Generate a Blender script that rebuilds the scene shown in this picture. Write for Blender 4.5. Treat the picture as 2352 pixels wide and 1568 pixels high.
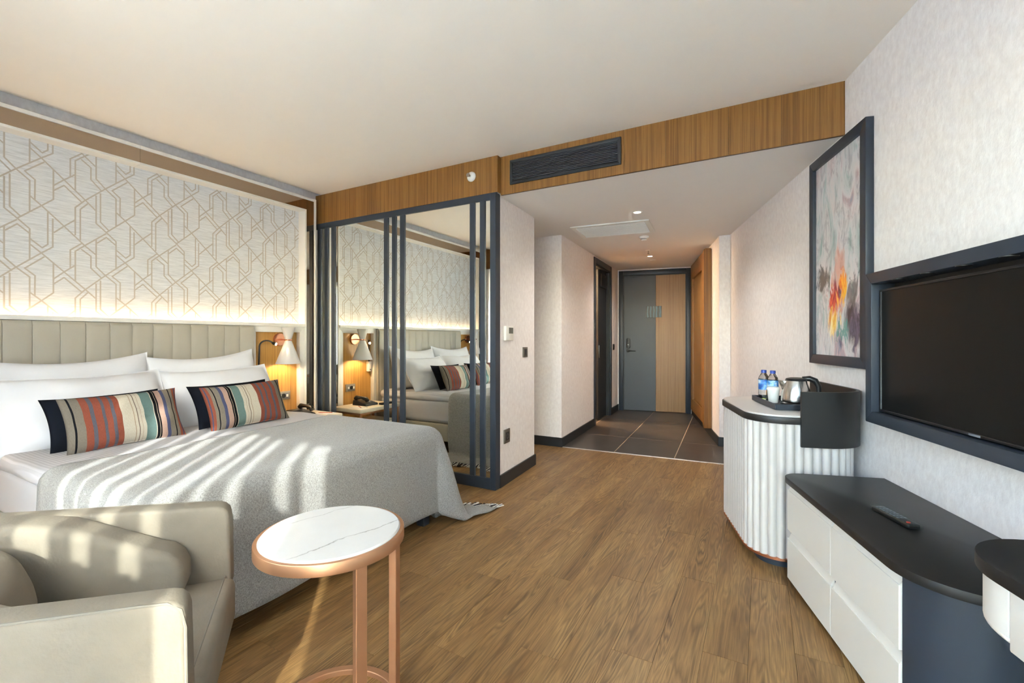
import bpy, bmesh, math, random
from mathutils import Matrix, Vector

random.seed(7)
S = bpy.context.scene
COL = S.collection
for o in list(bpy.data.objects):
    bpy.data.objects.remove(o)

# ------------------------------------------------------------------ camera
YAW = math.radians(28.8)
cam_data = bpy.data.cameras.new('camera')
cam_data.sensor_width = 36.0
cam_data.lens = 36.0 * 1045.0 / 2352.0
cam_data.shift_y = -7.0 / 2352.0
cam_data.clip_start = 0.02
cam = bpy.data.objects.new('camera', cam_data)
cam.location = (0, 0, 1.18)
cam.rotation_euler = (math.pi / 2, 0, YAW)
COL.objects.link(cam)
S.camera = cam

# ------------------------------------------------------------------ world, sun, exposure
SUN_EL = math.radians(25)
SUN_AZ = Vector((-0.68, 0.73, 0)).normalized()          # horizontal direction the light travels
world = bpy.data.worlds.new('world')
S.world = world
world.use_nodes = True
wn = world.node_tree
wn.nodes.clear()
sky = wn.nodes.new('ShaderNodeTexSky')
sky.sky_type = 'NISHITA'
sky.sun_disc = False
sky.sun_elevation = SUN_EL
sky.sun_rotation = math.atan2(0.68, -0.73)
bg = wn.nodes.new('ShaderNodeBackground')
bg.inputs['Strength'].default_value = 1.50
wo = wn.nodes.new('ShaderNodeOutputWorld')
wn.links.new(sky.outputs[0], bg.inputs[0])
wn.links.new(bg.outputs[0], wo.inputs[0])

sun_data = bpy.data.lights.new('sun', 'SUN')
sun_data.energy = 3.3
sun_data.angle = math.radians(0.7)
sun_data.color = (1.0, 0.98, 0.96)
sun = bpy.data.objects.new('sun', sun_data)
sun_dir = Vector((SUN_AZ.x * math.cos(SUN_EL), SUN_AZ.y * math.cos(SUN_EL), -math.sin(SUN_EL)))
sun.rotation_euler = sun_dir.to_track_quat('-Z', 'Y').to_euler()
sun.location = (5, -6, 5)
COL.objects.link(sun)


def area_light(name, loc, rot, sx, sy, power, color=(1, 1, 1), spread=math.pi):
    d = bpy.data.lights.new(name, 'AREA')
    d.shape = 'RECTANGLE'
    d.size = sx
    d.size_y = sy
    d.energy = power
    d.color = color
    d.spread = spread
    o = bpy.data.objects.new(name, d)
    o.location = loc
    o.rotation_euler = rot
    COL.objects.link(o)
    return o


# portal in the glazing behind the camera: guides the sampling of the open sky, gives no light of its own
portal = area_light('window_portal', (-1.1, -0.66, 1.2), (math.radians(90), 0, 0), 5.2, 2.3, 1.0)
portal.data.cycles.is_portal = True

S.view_settings.view_transform = 'Standard'
S.view_settings.look = 'None'
S.view_settings.gamma = 1.0
S.view_settings.use_curve_mapping = False
S.view_settings.exposure = 1.68
S.cycles.use_denoising = True
S.cycles.max_bounces = 8
S.cycles.diffuse_bounces = 4
S.cycles.glossy_bounces = 5
S.cycles.transmission_bounces = 6
S.cycles.transparent_max_bounces = 8
S.cycles.use_adaptive_sampling = True
S.cycles.adaptive_threshold = 0.18
S.cycles.adaptive_min_samples = 16
S.cycles.caustics_reflective = True
S.cycles.caustics_refractive = False
S.cycles.sample_clamp_indirect = 6.0

# ------------------------------------------------------------------ frames of reference
# right wall: s runs along the wall towards the window, d is the distance from it
P0 = Vector((0.407, 3.053, 0))
WD = Vector((-0.2821, 0.9594, 0))
WD.normalize()
WN = Vector((-WD.y, WD.x, 0))
WANG = math.atan2(WD.y, WD.x)


def rw(s, d, z=0.0):
    return P0 - WD * s + WN * d + Vector((0, 0, z))


RWM = Matrix(((-WD.x, WN.x, 0, P0.x), (-WD.y, WN.y, 0, P0.y), (0, 0, 1, 0), (0, 0, 0, 1)))   # (s, d, z) -> world
IDM = Matrix.Identity(4)


# ------------------------------------------------------------------ object helpers
def obj(name, me, mat=None, parent=None):
    o = bpy.data.objects.new(name, me)
    if mat is not None and len(me.materials) == 0:
        for m in (mat if isinstance(mat, (list, tuple)) else [mat]):
            me.materials.append(m)
    COL.objects.link(o)
    if parent is not None:
        o.parent = parent
        o.matrix_parent_inverse = Matrix.Translation(-Vector(parent['base'])) if 'base' in parent else IDM
    return o


def tag(o, label=None, cat=None, group=None, kind=None):
    if label:
        o['label'] = label
    if cat:
        o['category'] = cat
    if group:
        o['group'] = group
    if kind:
        o['kind'] = kind
    return o


def thing(name, label, cat, base, group=None):
    o = bpy.data.objects.new(name, None)
    o.empty_display_size = 0.1
    o.location = base
    o['base'] = [float(v) for v in base]
    COL.objects.link(o)
    return tag(o, label, cat, group)


def dup(root, offset, label, group=None):
    """copy of a thing with copies of its parts and sub-parts, moved by offset"""
    r = root.copy()
    COL.objects.link(r)
    r.location = Vector(root.location) + Vector(offset)
    r['label'] = label
    if group:
        r['group'] = group
    for ch in list(root.children):
        c = ch.copy()
        COL.objects.link(c)
        c.parent = r
        for g in ch.children:
            d = g.copy()
            COL.objects.link(d)
            d.parent = c
    return r


def mesh_of(name, verts, faces, xf=None, smooth=False, auto=None):
    if xf is not None:
        verts = [xf @ Vector(v) for v in verts]
    me = bpy.data.meshes.new(name)
    me.from_pydata([tuple(v) for v in verts], [], faces)
    bm = bmesh.new()
    bm.from_mesh(me)
    bmesh.ops.remove_doubles(bm, verts=bm.verts, dist=1e-6)
    bmesh.ops.recalc_face_normals(bm, faces=bm.faces)
    bm.to_mesh(me)
    bm.free()
    if smooth:
        for p in me.polygons:
            p.use_smooth = True
        if auto:
            me.set_sharp_from_angle(angle=math.radians(auto))
    return me


def bev(me, w, seg=2, ang=30, smooth=True):
    bm = bmesh.new()
    bm.from_mesh(me)
    es = [e for e in bm.edges if len(e.link_faces) == 2 and e.calc_face_angle(0) > math.radians(ang)]
    bmesh.ops.bevel(bm, geom=es, offset=w, segments=seg, affect='EDGES', profile=0.5, clamp_overlap=True)
    bm.to_mesh(me)
    bm.free()
    if smooth:
        for p in me.polygons:
            p.use_smooth = True
        me.set_sharp_from_angle(angle=math.radians(35))
    return me


def box_me(x0, x1, y0, y1, z0, z1, b=0.0, seg=2, xf=None, name='box'):
    v = [(x0, y0, z0), (x1, y0, z0), (x1, y1, z0), (x0, y1, z0), (x0, y0, z1), (x1, y0, z1), (x1, y1, z1), (x0, y1, z1)]
    f = [(0, 3, 2, 1), (4, 5, 6, 7), (0, 1, 5, 4), (1, 2, 6, 5), (2, 3, 7, 6), (3, 0, 4, 7)]
    me = mesh_of(name, v, f, xf)
    if b > 0:
        bev(me, b, seg)
    return me


def prism_me(poly, z0, z1, b=0.0, seg=2, xf=None, smooth=False, name='prism'):
    n = len(poly)
    v = [(p[0], p[1], z0) for p in poly] + [(p[0], p[1], z1) for p in poly]
    f = [tuple(range(n - 1, -1, -1)), tuple(range(n, 2 * n))] + [(i, (i + 1) % n, n + (i + 1) % n, n + i) for i in range(n)]
    me = mesh_of(name, v, f, xf)
    if b > 0:
        bev(me, b, seg)
    elif smooth:
        for p in me.polygons:
            p.use_smooth = True
        me.set_sharp_from_angle(angle=math.radians(35))
    return me


def lathe_me(prof, cx=0, cy=0, cz=0, n=32, xf=None, name='lathe', auto=40, cap=True):
    v, f = [], []
    k = len(prof)
    for i in range(n):
        a = 2 * math.pi * i / n
        for r, z in prof:
            v.append((cx + r * math.cos(a), cy + r * math.sin(a), cz + z))
    for i in range(n):
        j = (i + 1) % n
        for m in range(k - 1):
            f.append((i * k + m, j * k + m, j * k + m + 1, i * k + m + 1))
    if cap:
        if prof[0][0] > 1e-5:
            f.append(tuple(i * k for i in range(n - 1, -1, -1)))
        if prof[-1][0] > 1e-5:
            f.append(tuple(i * k + k - 1 for i in range(n)))
    return mesh_of(name, v, f, xf, smooth=True, auto=auto)


def tube_me(pts, r, n=10, closed=False, xf=None, name='tube', radii=None):
    pts = [Vector(p) for p in pts]
    m = len(pts)
    v, f = [], []
    prev = None
    for i, p in enumerate(pts):
        a = pts[(i - 1) % m] if (closed or i > 0) else p
        b = pts[(i + 1) % m] if (closed or i < m - 1) else p
        t = (b - a).normalized()
        if prev is None:
            up = Vector((0, 0, 1)) if abs(t.z) < 0.9 else Vector((1, 0, 0))
            u = t.cross(up).normalized()
        else:
            u = (prev - t * prev.dot(t)).normalized()
        prev = u
        w = t.cross(u)
        rr = radii[i] if radii else r
        for k in range(n):
            c = 2 * math.pi * k / n
            v.append(p + u * (rr * math.cos(c)) + w * (rr * math.sin(c)))
    last = m if closed else m - 1
    for i in range(last):
        j = (i + 1) % m
        for k in range(n):
            l = (k + 1) % n
            f.append((i * n + k, i * n + l, j * n + l, j * n + k))
    if not closed:
        f.append(tuple(range(n - 1, -1, -1)))
        f.append(tuple((m - 1) * n + k for k in range(n)))
    return mesh_of(name, v, f, xf, smooth=True, auto=50)


def frame_me(u0, u1, v0, v1, w, t0, t1, axis, b=0.003, xf=None):
    """mitred rectangular frame; axis tells how (u, v, t) become x, y, z"""
    o = [(u0, v0), (u1, v0), (u1, v1), (u0, v1)]
    i = [(u0 + w, v0 + w), (u1 - w, v0 + w), (u1 - w, v1 - w), (u0 + w, v1 - w)]
    vs = [axis(a, c, t0) for a, c in o + i] + [axis(a, c, t1) for a, c in o + i]
    f = []
    for k in range(4):
        l = (k + 1) % 4
        f += [(k, l, 4 + l, 4 + k), (8 + k, 8 + l, 12 + l, 12 + k), (k, l, 8 + l, 8 + k), (4 + k, 4 + l, 12 + l, 12 + k)]
    me = mesh_of('frame', vs, f, xf)
    if b > 0:
        bev(me, b, 2, 50)
    return me


def rail_piece_me(pts4, t0, t1, axis, b=0.002, xf=None):
    """one mitred side of a frame from its four outline points"""
    vs = [axis(a, c, t0) for a, c in pts4] + [axis(a, c, t1) for a, c in pts4]
    f = [(3, 2, 1, 0), (4, 5, 6, 7)] + [(i, (i + 1) % 4, 4 + (i + 1) % 4, 4 + i) for i in range(4)]
    me = mesh_of('rail', vs, f, xf)
    if b > 0:
        bev(me, b, 2, 30)
    return me


def frame_parts(parent, name, u0, u1, v0, v1, w, t0, t1, axis, mat, xf=None, b=0.002):
    iu0, iu1, iv0, iv1 = u0 + w, u1 - w, v0 + w, v1 - w
    for p4 in ([(u0, v0), (u1, v0), (iu1, iv0), (iu0, iv0)], [(u1, v0), (u1, v1), (iu1, iv1), (iu1, iv0)],
               [(u1, v1), (u0, v1), (iu0, iv1), (iu1, iv1)], [(u0, v1), (u0, v0), (iu0, iv0), (iu0, iv1)]):
        obj(name, rail_piece_me(p4, t0, t1, axis, b, xf), mat, parent)


def arc(cx, cy, r, a0, a1, n):
    return [(cx + r * math.cos(math.radians(a0 + (a1 - a0) * i / n)), cy + r * math.sin(math.radians(a0 + (a1 - a0) * i / n))) for i in range(n + 1)]


# ------------------------------------------------------------------ materials
def lin(h):
    h = h.lstrip('#')
    out = []
    for i in (0, 2, 4):
        c = int(h[i:i + 2], 16) / 255
        out.append(c / 12.92 if c <= 0.04045 else ((c + 0.055) / 1.055) ** 2.4)
    return (*out, 1.0)


class NT:
    def __init__(self, name):
        self.m = bpy.data.materials.new(name)
        self.m.use_nodes = True
        self.t = self.m.node_tree
        self.b = self.t.nodes['Principled BSDF']

    def n(self, kind, **kw):
        d = self.t.nodes.new(kind)
        for k, v in kw.items():
            if k in d.inputs.keys():
                d.inputs[k].default_value = v
            else:
                setattr(d, k, v)
        return d

    def l(self, a, b):
        self.t.links.new(a, b)

    def coords(self, scale=(1, 1, 1), kind='Object', rot=(0, 0, 0), rnd=0.0):
        tc = self.n('ShaderNodeTexCoord')
        src = tc.outputs[kind]
        if rnd:
            oi = self.n('ShaderNodeObjectInfo')
            mu = self.n('ShaderNodeVectorMath', operation='SCALE')
            cx = self.n('ShaderNodeCombineXYZ')
            m7 = self.n('ShaderNodeMath', operation='MULTIPLY')
            m7.inputs[1].default_value = 7.31
            self.l(oi.outputs['Random'], m7.inputs[0])
            self.l(oi.outputs['Random'], cx.inputs[0])
            self.l(m7.outputs[0], cx.inputs[1])
            self.l(oi.outputs['Random'], cx.inputs[2])
            self.l(cx.outputs[0], mu.inputs[0])
            mu.inputs['Scale'].default_value = rnd
            ad = self.n('ShaderNodeVectorMath', operation='ADD')
            self.l(src, ad.inputs[0])
            self.l(mu.outputs[0], ad.inputs[1])
            src = ad.outputs[0]
        mp = self.n('ShaderNodeMapping')
        mp.inputs['Scale'].default_value = scale
        mp.inputs['Rotation'].default_value = rot
        self.l(src, mp.inputs['Vector'])
        return mp.outputs[0]

    def noise(self, vec, scale=5.0, detail=3.0, rough=0.5, dist=0.0):
        d = self.n('ShaderNodeTexNoise', Scale=scale, Detail=detail, Roughness=rough, Distortion=dist)
        self.l(vec, d.inputs['Vector'])
        return d.outputs['Fac']

    def ramp(self, fac, stops, interp='LINEAR'):
        d = self.n('ShaderNodeValToRGB')
        cr = d.color_ramp
        cr.interpolation = interp
        while len(cr.elements) < len(stops):
            cr.elements.new(0.5)
        for e, (p, c) in zip(cr.elements, stops):
            e.position = p
            e.color = lin(c) if isinstance(c, str) else (c, c, c, 1)
        self.l(fac, d.inputs[0])
        return d.outputs[0]

    def mix(self, fac, a, b, mode='MIX'):
        d = self.n('ShaderNodeMix', data_type='RGBA', blend_type=mode)
        if isinstance(fac, (int, float)):
            d.inputs[0].default_value = fac
        else:
            self.l(fac, d.inputs[0])
        for s, k in ((a, 6), (b, 7)):
            if isinstance(s, str):
                d.inputs[k].default_value = lin(s)
            else:
                self.l(s, d.inputs[k])
        return d.outputs[2]

    def math(self, op, a, b=0.0):
        d = self.n('ShaderNodeMath', operation=op)
        for s, k in ((a, 0), (b, 1)):
            if isinstance(s, (int, float)):
                d.inputs[k].default_value = s
            else:
                self.l(s, d.inputs[k])
        return d.outputs[0]

    def bump(self, h, strength=0.2, dist=0.01):
        d = self.n('ShaderNodeBump', Strength=strength, Distance=dist)
        self.l(h, d.inputs['Height'])
        self.l(d.outputs[0], self.b.inputs['Normal'])

    def set(self, **kw):
        for k, v in kw.items():
            k = k.replace('_', ' ')
            if k == 'Color':
                k = 'Base Color'
            if isinstance(v, str):
                v = lin(v)
            if hasattr(v, 'is_linked') or isinstance(v, bpy.types.NodeSocket):
                self.l(v, self.b.inputs[k])
            else:
                self.b.inputs[k].default_value = v
        return self


def plain(name, color, rough=0.5, metal=0.0, var=0.04, scale=8.0, bump=0.0, bscale=60.0, spec=0.5):
    t = NT(name)
    v = t.coords()
    nz = t.noise(v, scale, 2.0)
    c = t.mix(nz, color, color)
    hs = t.n('ShaderNodeHueSaturation')
    mr = t.n('ShaderNodeMapRange')
    mr.inputs[3].default_value = 1 - var
    mr.inputs[4].default_value = 1 + var
    t.l(nz, mr.inputs[0])
    t.l(mr.outputs[0], hs.inputs['Value'])
    t.l(c, hs.inputs['Color'])
    t.set(Color=hs.outputs[0], Roughness=rough, Metallic=metal)
    t.b.inputs['Specular IOR Level'].default_value = spec
    if bump:
        t.bump(t.noise(v, bscale, 4.0), bump, 0.004)
    return t.m


def wallpaper(name, a, b):
    t = NT(name)
    v = t.coords((1, 1, 0.6))
    n1 = t.noise(v, 42.0, 4.0, 0.6)
    n2 = t.noise(v, 3.0, 2.0)
    c = t.ramp(n1, [(0.30, a), (0.70, b)])
    t.set(Color=c, Roughness=0.75)
    t.b.inputs['Specular IOR Level'].default_value = 0.2
    t.bump(t.noise(v, 70.0, 5.0, 0.65), 0.35, 0.004)
    return t.m


def veneer(name, dark, mid, light, ax='x', rough=0.38, scale=1.0):
    """straight-grained vertical veneer: fine stripes across, long along z"""
    t = NT(name)
    sc = {'x': (1, 1, 0.012), 'z': (0.012, 1, 1), 'y': (1, 0.012, 1)}[ax]
    v = t.coords(sc, rnd=3.0)
    a = t.noise(v, 55.0 * scale, 4.0, 0.7)
    b = t.noise(v, 230.0 * scale, 3.0, 0.7)
    w = t.noise(v, 9.0 * scale, 2.0)
    f = t.math('ADD', t.math('MULTIPLY', a, 0.55), t.math('ADD', t.math('MULTIPLY', b, 0.3), t.math('MULTIPLY', w, 0.15)))
    c = t.ramp(f, [(0.33, dark), (0.47, mid), (0.56, light), (0.66, mid)])
    t.set(Color=c, Roughness=rough)
    t.bump(b, 0.08, 0.002)
    return t.m


def plank_mat():
    t = NT('oak_plank')
    v = t.coords((1, 1, 1), rnd=9.0)
    mp = t.n('ShaderNodeMapping')
    mp.inputs['Scale'].default_value = (7.5, 0.55, 1)
    t.l(v, mp.inputs[0])
    base = t.noise(mp.outputs[0], 1.35, 3.0, 0.5, 0.35)
    rings = t.math('FRACT', t.math('MULTIPLY', base, 21.0))
    tri = t.math('ABSOLUTE', t.math('SUBTRACT', rings, 0.5))
    mp2 = t.n('ShaderNodeMapping')
    mp2.inputs['Scale'].default_value = (90, 2.6, 1)
    t.l(v, mp2.inputs[0])
    fib = t.noise(mp2.outputs[0], 2.2, 5.0, 0.68)
    mp3 = t.n('ShaderNodeMapping')
    mp3.inputs['Scale'].default_value = (6, 0.9, 1)
    t.l(v, mp3.inputs[0])
    cloud = t.noise(mp3.outputs[0], 1.6, 3.0)
    c1 = t.ramp(cloud, [(0.28, '#856139'), (0.50, '#a07a4b'), (0.74, '#b5905d')])
    c2 = t.mix(t.ramp(tri, [(0.0, 0.0), (0.5, 1.0)]), '#543a1f', c1)
    fac = t.ramp(base, [(0.3, 0.95), (0.50, 0.35), (0.7, 0.85)])
    c3 = t.mix(fac, c1, c2)
    fr = t.ramp(fib, [(0.34, 0.0), (0.60, 1.0)])
    c4 = t.mix(fr, '#5a4128', c3)
    c5 = t.mix(0.5, c4, c3)
    oi = t.n('ShaderNodeObjectInfo')
    mr = t.n('ShaderNodeMapRange')
    mr.inputs[3].default_value = 0.93
    mr.inputs[4].default_value = 1.06
    t.l(oi.outputs['Random'], mr.inputs[0])
    hs = t.n('ShaderNodeHueSaturation')
    t.l(mr.outputs[0], hs.inputs['Value'])
    t.l(c5, hs.inputs['Color'])
    t.set(Color=hs.outputs[0], Roughness=0.42)
    t.b.inputs['Specular IOR Level'].default_value = 0.4
    t.bump(fib, 0.12, 0.002)
    return t.m


def tile_mat():
    t = NT('stone_tile')
    v = t.coords(rnd=5.0)
    n = t.noise(v, 4.0, 5.0, 0.6)
    n2 = t.noise(v, 120.0, 3.0)
    c = t.ramp(n, [(0.3, '#3a3430'), (0.6, '#463f3a'), (0.8, '#504841')])
    c = t.mix(t.math('MULTIPLY', n2, 0.15), c, '#5d544d')
    t.set(Color=c, Roughness=0.38)
    t.bump(n2, 0.05, 0.002)
    return t.m


def fabric(name, a, b, sc=240.0, rough=0.9, bump=0.5, sheen=0.2, rot=0.0, weave=True):
    t = NT(name)
    v = t.coords((1, 1, 1), rot=(0, 0, rot))
    mpx = t.n('ShaderNodeMapping')
    mpx.inputs['Scale'].default_value = (1, 0.35, 1)
    t.l(v, mpx.inputs[0])
    mpy = t.n('ShaderNodeMapping')
    mpy.inputs['Scale'].default_value = (0.35, 1, 0.35)
    t.l(v, mpy.inputs[0])
    n1 = t.noise(mpx.outputs[0], sc, 2.0, 0.6)
    n2 = t.noise(mpy.outputs[0], sc, 2.0, 0.6)
    f = t.math('MULTIPLY', t.math('ADD', n1, n2), 0.5)
    c = t.ramp(f, [(0.40, a), (0.60, b)])
    t.set(Color=c, Roughness=rough)
    t.b.inputs['Sheen Weight'].default_value = sheen
    t.b.inputs['Specular IOR Level'].default_value = 0.2
    t.bump(f, bump, 0.003)
    return t.m


def stripes_mat(name, stops, flip=False):
    t = NT(name)
    tc = t.n('ShaderNodeTexCoord')
    sp = t.n('ShaderNodeSeparateXYZ')
    t.l(tc.outputs['UV'], sp.inputs[0])
    f = sp.outputs[0]
    if flip:
        f = t.math('SUBTRACT', 1.0, f)
    c = t.ramp(f, stops, 'CONSTANT')
    c = t.mix(1.0, c, '#d6d2cc', 'MULTIPLY')
    mp = t.n('ShaderNodeMapping')
    mp.inputs['Scale'].default_value = (260, 24, 1)
    t.l(tc.outputs['UV'], mp.inputs[0])
    nz = t.noise(mp.outputs[0], 1.0, 3.0, 0.7)
    c2 = t.mix(t.math('MULTIPLY', nz, 0.85), c, '#b3aba0', 'MULTIPLY')
    t.set(Color=c2, Roughness=0.95)
    t.b.inputs['Specular IOR Level'].default_value = 0.1
    t.bump(nz, 0.4, 0.003)
    return t.m


def emit(name, color, strength):
    t = NT(name)
    t.set(Color='#000000')
    v = t.noise(t.coords(), 3.0)
    c = t.mix(v, color, color)
    t.l(c, t.b.inputs['Emission Color'])
    t.b.inputs['Emission Strength'].default_value = strength
    return t.m


M = {}
M['wall'] = wallpaper('pale_textured_wallpaper', '#e4dcd9', '#f1ebe8')
M['ceiling'] = plain('matt_ceiling_paint', '#ece2d6', 0.9, var=0.01, spec=0.1)
M['soffit'] = plain('matt_soffit_paint', '#eae4dd', 0.85, var=0.01, spec=0.15)
M['navy'] = plain('navy_lacquer', '#2b333e', 0.42, var=0.04)
M['navy_dark'] = plain('dark_baseboard_lacquer', '#222529', 0.45, var=0.04)
M['veneer'] = veneer('teak_veneer', '#5f3d18', '#7f5524', '#936732')
M['veneer_door'] = veneer('oak_veneer_door', '#74502a', '#8f6839', '#9c7545')
M['veneer_niche'] = veneer('oak_veneer_niche', '#8f6430', '#b0813f', '#c4964f')
M['plank'] = plank_mat()
M['tile'] = tile_mat()
M['grout'] = plain('sand_grout', '#a8977f', 0.9)
M['subfloor'] = plain('dark_subfloor', '#4a3420', 0.9)
M['aluminium'] = plain('brushed_aluminium', '#d9d5cf', 0.35, 0.6)
M['cream'] = plain('cream_lacquer', '#ded9d1', 0.45, var=0.02)
M['white_lac'] = plain('white_lacquer', '#cac4bf', 0.4, var=0.02)
M['black'] = plain('black_oak', '#1c1b1b', 0.45, var=0.10, scale=30.0)
M['copper'] = plain('brushed_copper', '#c2926f', 0.42, 0.8, var=0.05)
M['rose'] = plain('polished_rose_copper', '#d08a68', 0.25, 0.9, var=0.03)
M['leather'] = plain('taupe_leather', '#a59e90', 0.5, var=0.02, bump=0.12, bscale=260.0)
M['sheet'] = plain('white_cotton_sheet', '#bab8bb', 0.85, var=0.015, bump=0.15, bscale=14.0, spec=0.15)
M['pillow'] = plain('white_pillow_cotton', '#dcdbde', 0.85, var=0.012, bump=0.25, bscale=9.0, spec=0.15)
def duvet_mat():
    t = NT('white_satin_stripe_cotton')
    w = t.n('ShaderNodeTexWave', wave_type='BANDS', bands_direction='Y', Scale=19.0, Distortion=0.0)
    v = t.coords()
    t.l(v, w.inputs['Vector'])
    c = t.ramp(w.outputs['Fac'], [(0.35, '#b3b1b4'), (0.65, '#c2c0c3')])
    t.set(Color=c, Roughness=0.7)
    t.b.inputs['Specular IOR Level'].default_value = 0.2
    t.bump(t.noise(v, 14.0, 4.0), 0.15, 0.004)
    return t.m


M['duvet'] = duvet_mat()
M['velvet'] = plain('navy_velvet', '#12151d', 0.9, var=0.2, scale=14.0, spec=0.1)
M['throw'] = fabric('grey_woven_throw', '#777573', '#9f9d9a', 420.0, bump=0.6)
M['suede'] = plain('beige_suede', '#82796b', 0.85, var=0.10, scale=22.0, bump=0.18, bscale=160.0, spec=0.15)
M['suede_seam'] = plain('beige_suede_piping', '#7a7367', 0.85, var=0.05)
M['curtain'] = plain('grey_curtain_cloth', '#5d5e5a', 0.9, var=0.08)
M['steel'] = plain('brushed_steel', '#cfcdc9', 0.22, 1.0, var=0.04)
M['black_plastic'] = plain('black_plastic', '#161618', 0.35, var=0.05)
M['taupe_plate'] = plain('bronze_switch_plate', '#6f6961', 0.4, 0.4)
M['socket_plate'] = plain('warm_grey_socket_plate', '#8e8779', 0.45, 0.3)
M['dark_insert'] = plain('dark_switch_insert', '#2b2a2a', 0.4)
M['grey_insert'] = plain('grey_socket_insert', '#777a80', 0.4)
M['white_plastic'] = plain('white_plastic', '#ebe8e0', 0.45, var=0.01)
M['screen_grey'] = plain('grey_lcd', '#5d645f', 0.3)
M['tv_screen'] = plain('tv_glass', '#0b0b0b', 0.34, var=0.02, spec=0.2)
M['paper'] = plain('white_paper_cup', '#e8e6e0', 0.7, var=0.01)
M['stone_out'] = plain('pale_balcony_stone', '#c6c8ca', 0.8)
M['rail'] = plain('dark_window_frame', '#3b3c3e', 0.5)
M['sea'] = plain('far_ground', '#8a9299', 0.9)
M['door_dark'] = plain('slate_door_paint', '#3b4048', 0.4, var=0.03)
M['copper_leg'] = plain('dark_copper_tube', '#7d4a32', 0.25, 0.85)
M['slat'] = plain('grey_grille_slat', '#3d4045', 0.4)
M['beige_wood'] = plain('pale_ash_top', '#d9cdb8', 0.5, var=0.05, scale=20)


def mirror_mat(name, color, rough=0.0):
    t = NT(name)
    nz = t.noise(t.coords(), 2.0)
    t.set(Color=t.mix(nz, color, color), Metallic=1.0, Roughness=rough)
    return t.m


M['mirror'] = mirror_mat('silver_mirror', '#f0f2ec')
M['bronze'] = mirror_mat('smoked_bronze_mirror', '#a89a8b', 0.02)


def glass_mat(name, color='#ffffff', rough=0.0, ior=1.45):
    t = NT(name)
    nz = t.noise(t.coords(), 2.0)
    t.set(Color=t.mix(nz, color, color), Roughness=rough, IOR=ior)
    t.b.inputs['Transmission Weight'].default_value = 1.0
    return t.m


def thin_glass(name):
    t = NT(name)
    t.t.nodes.remove(t.b)
    out = t.t.nodes['Material Output']
    tr = t.n('ShaderNodeBsdfTransparent')
    gl = t.n('ShaderNodeBsdfGlossy')
    gl.inputs['Roughness'].default_value = 0.0
    nz = t.noise(t.coords(), 1.0)
    cr = t.ramp(nz, [(0.0, '#f4faf7'), (1.0, '#fafdfb')])
    t.l(cr, tr.inputs[0])
    mx = t.n('ShaderNodeMixShader')
    mx.inputs[0].default_value = 0.04
    t.l(tr.outputs[0], mx.inputs[1])
    t.l(gl.outputs[0], mx.inputs[2])
    t.l(mx.outputs[0], out.inputs[0])
    return t.m


M['pane'] = thin_glass('window_glass')


def sheer_mat():
    t = NT('sheer_voile')
    t.t.nodes.remove(t.b)
    out = t.t.nodes['Material Output']
    v = t.coords((1, 1, 0.02))
    nz = t.noise(v, 60.0, 3.0)
    tl = t.n('ShaderNodeBsdfTranslucent')
    tl.inputs[0].default_value = lin('#f4f3f7')
    df = t.n('ShaderNodeBsdfDiffuse')
    df.inputs[0].default_value = lin('#f0eff3')
    tp = t.n('ShaderNodeBsdfTransparent')
    m1 = t.n('ShaderNodeMixShader')
    m1.inputs[0].default_value = 0.4
    t.l(tl.outputs[0], m1.inputs[1])
    t.l(df.outputs[0], m1.inputs[2])
    m2 = t.n('ShaderNodeMixShader')
    t.l(t.ramp(nz, [(0.3, 0.015), (0.7, 0.05)]), m2.inputs[0])
    t.l(m1.outputs[0], m2.inputs[1])
    t.l(tp.outputs[0], m2.inputs[2])
    t.l(m2.outputs[0], out.inputs[0])
    return t.m


M['sheer'] = sheer_mat()


def marble_mat():
    t = NT('white_veined_marble')
    tc = t.n('ShaderNodeTexCoord')
    sp = t.n('ShaderNodeSeparateXYZ')
    v = t.coords()
    t.l(v, sp.inputs[0])
    base = t.noise(v, 5.0, 4.0, 0.6)
    wob = t.math('MULTIPLY', t.math('SUBTRACT', t.noise(v, 7.0, 6.0, 0.6), 0.5), 0.07)
    fade = t.noise(v, 14.0, 3.0)

    def vein(px, py, dx, dy):
        ln = math.hypot(dx, dy)
        nx, ny = -dy / ln, dx / ln
        d = t.math('ADD', t.math('ADD', t.math('MULTIPLY', sp.outputs[0], nx), t.math('MULTIPLY', sp.outputs[1], ny)), -(px * nx + py * ny))
        d = t.math('ABSOLUTE', t.math('ADD', d, wob))
        return t.ramp(d, [(0.0, 0.9), (0.0012, 0.45), (0.004, 0.0)])
    v1 = vein(VEINS[0][0], VEINS[0][1], VEINS[0][2], VEINS[0][3])
    v2 = vein(VEINS[1][0], VEINS[1][1], VEINS[1][2], VEINS[1][3])
    veins = t.math('MULTIPLY', t.math('MAXIMUM', v1, t.math('MULTIPLY', v2, 0.6)), t.ramp(fade, [(0.35, 0.35), (0.6, 1.0)]))
    c = t.ramp(base, [(0.2, '#cfcdca'), (0.8, '#d9d7d4')])
    t.set(Color=t.mix(veins, c, '#8b8680'), Roughness=0.22)
    return t.m


VEINS = [(-1.081, 0.931, 0.074, 0.356), (-1.306, 0.982, 0.068, 0.254)]
M['marble'] = marble_mat()


def wallpaper_fabric():
    t = NT('silver_grasscloth')
    v = t.coords((1, 0.05, 1))
    n = t.noise(v, 190.0, 4.0, 0.7)
    c = t.ramp(n, [(0.32, '#bdbbba'), (0.5, '#d0cfce'), (0.68, '#dfdedd')])
    t.set(Color=c, Roughness=0.55)
    t.bump(n, 0.12, 0.002)
    return t.m


M['grasscloth'] = wallpaper_fabric()
M['pattern'] = plain('taupe_printed_line', '#b4a99c', 0.6, var=0.05)


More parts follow.
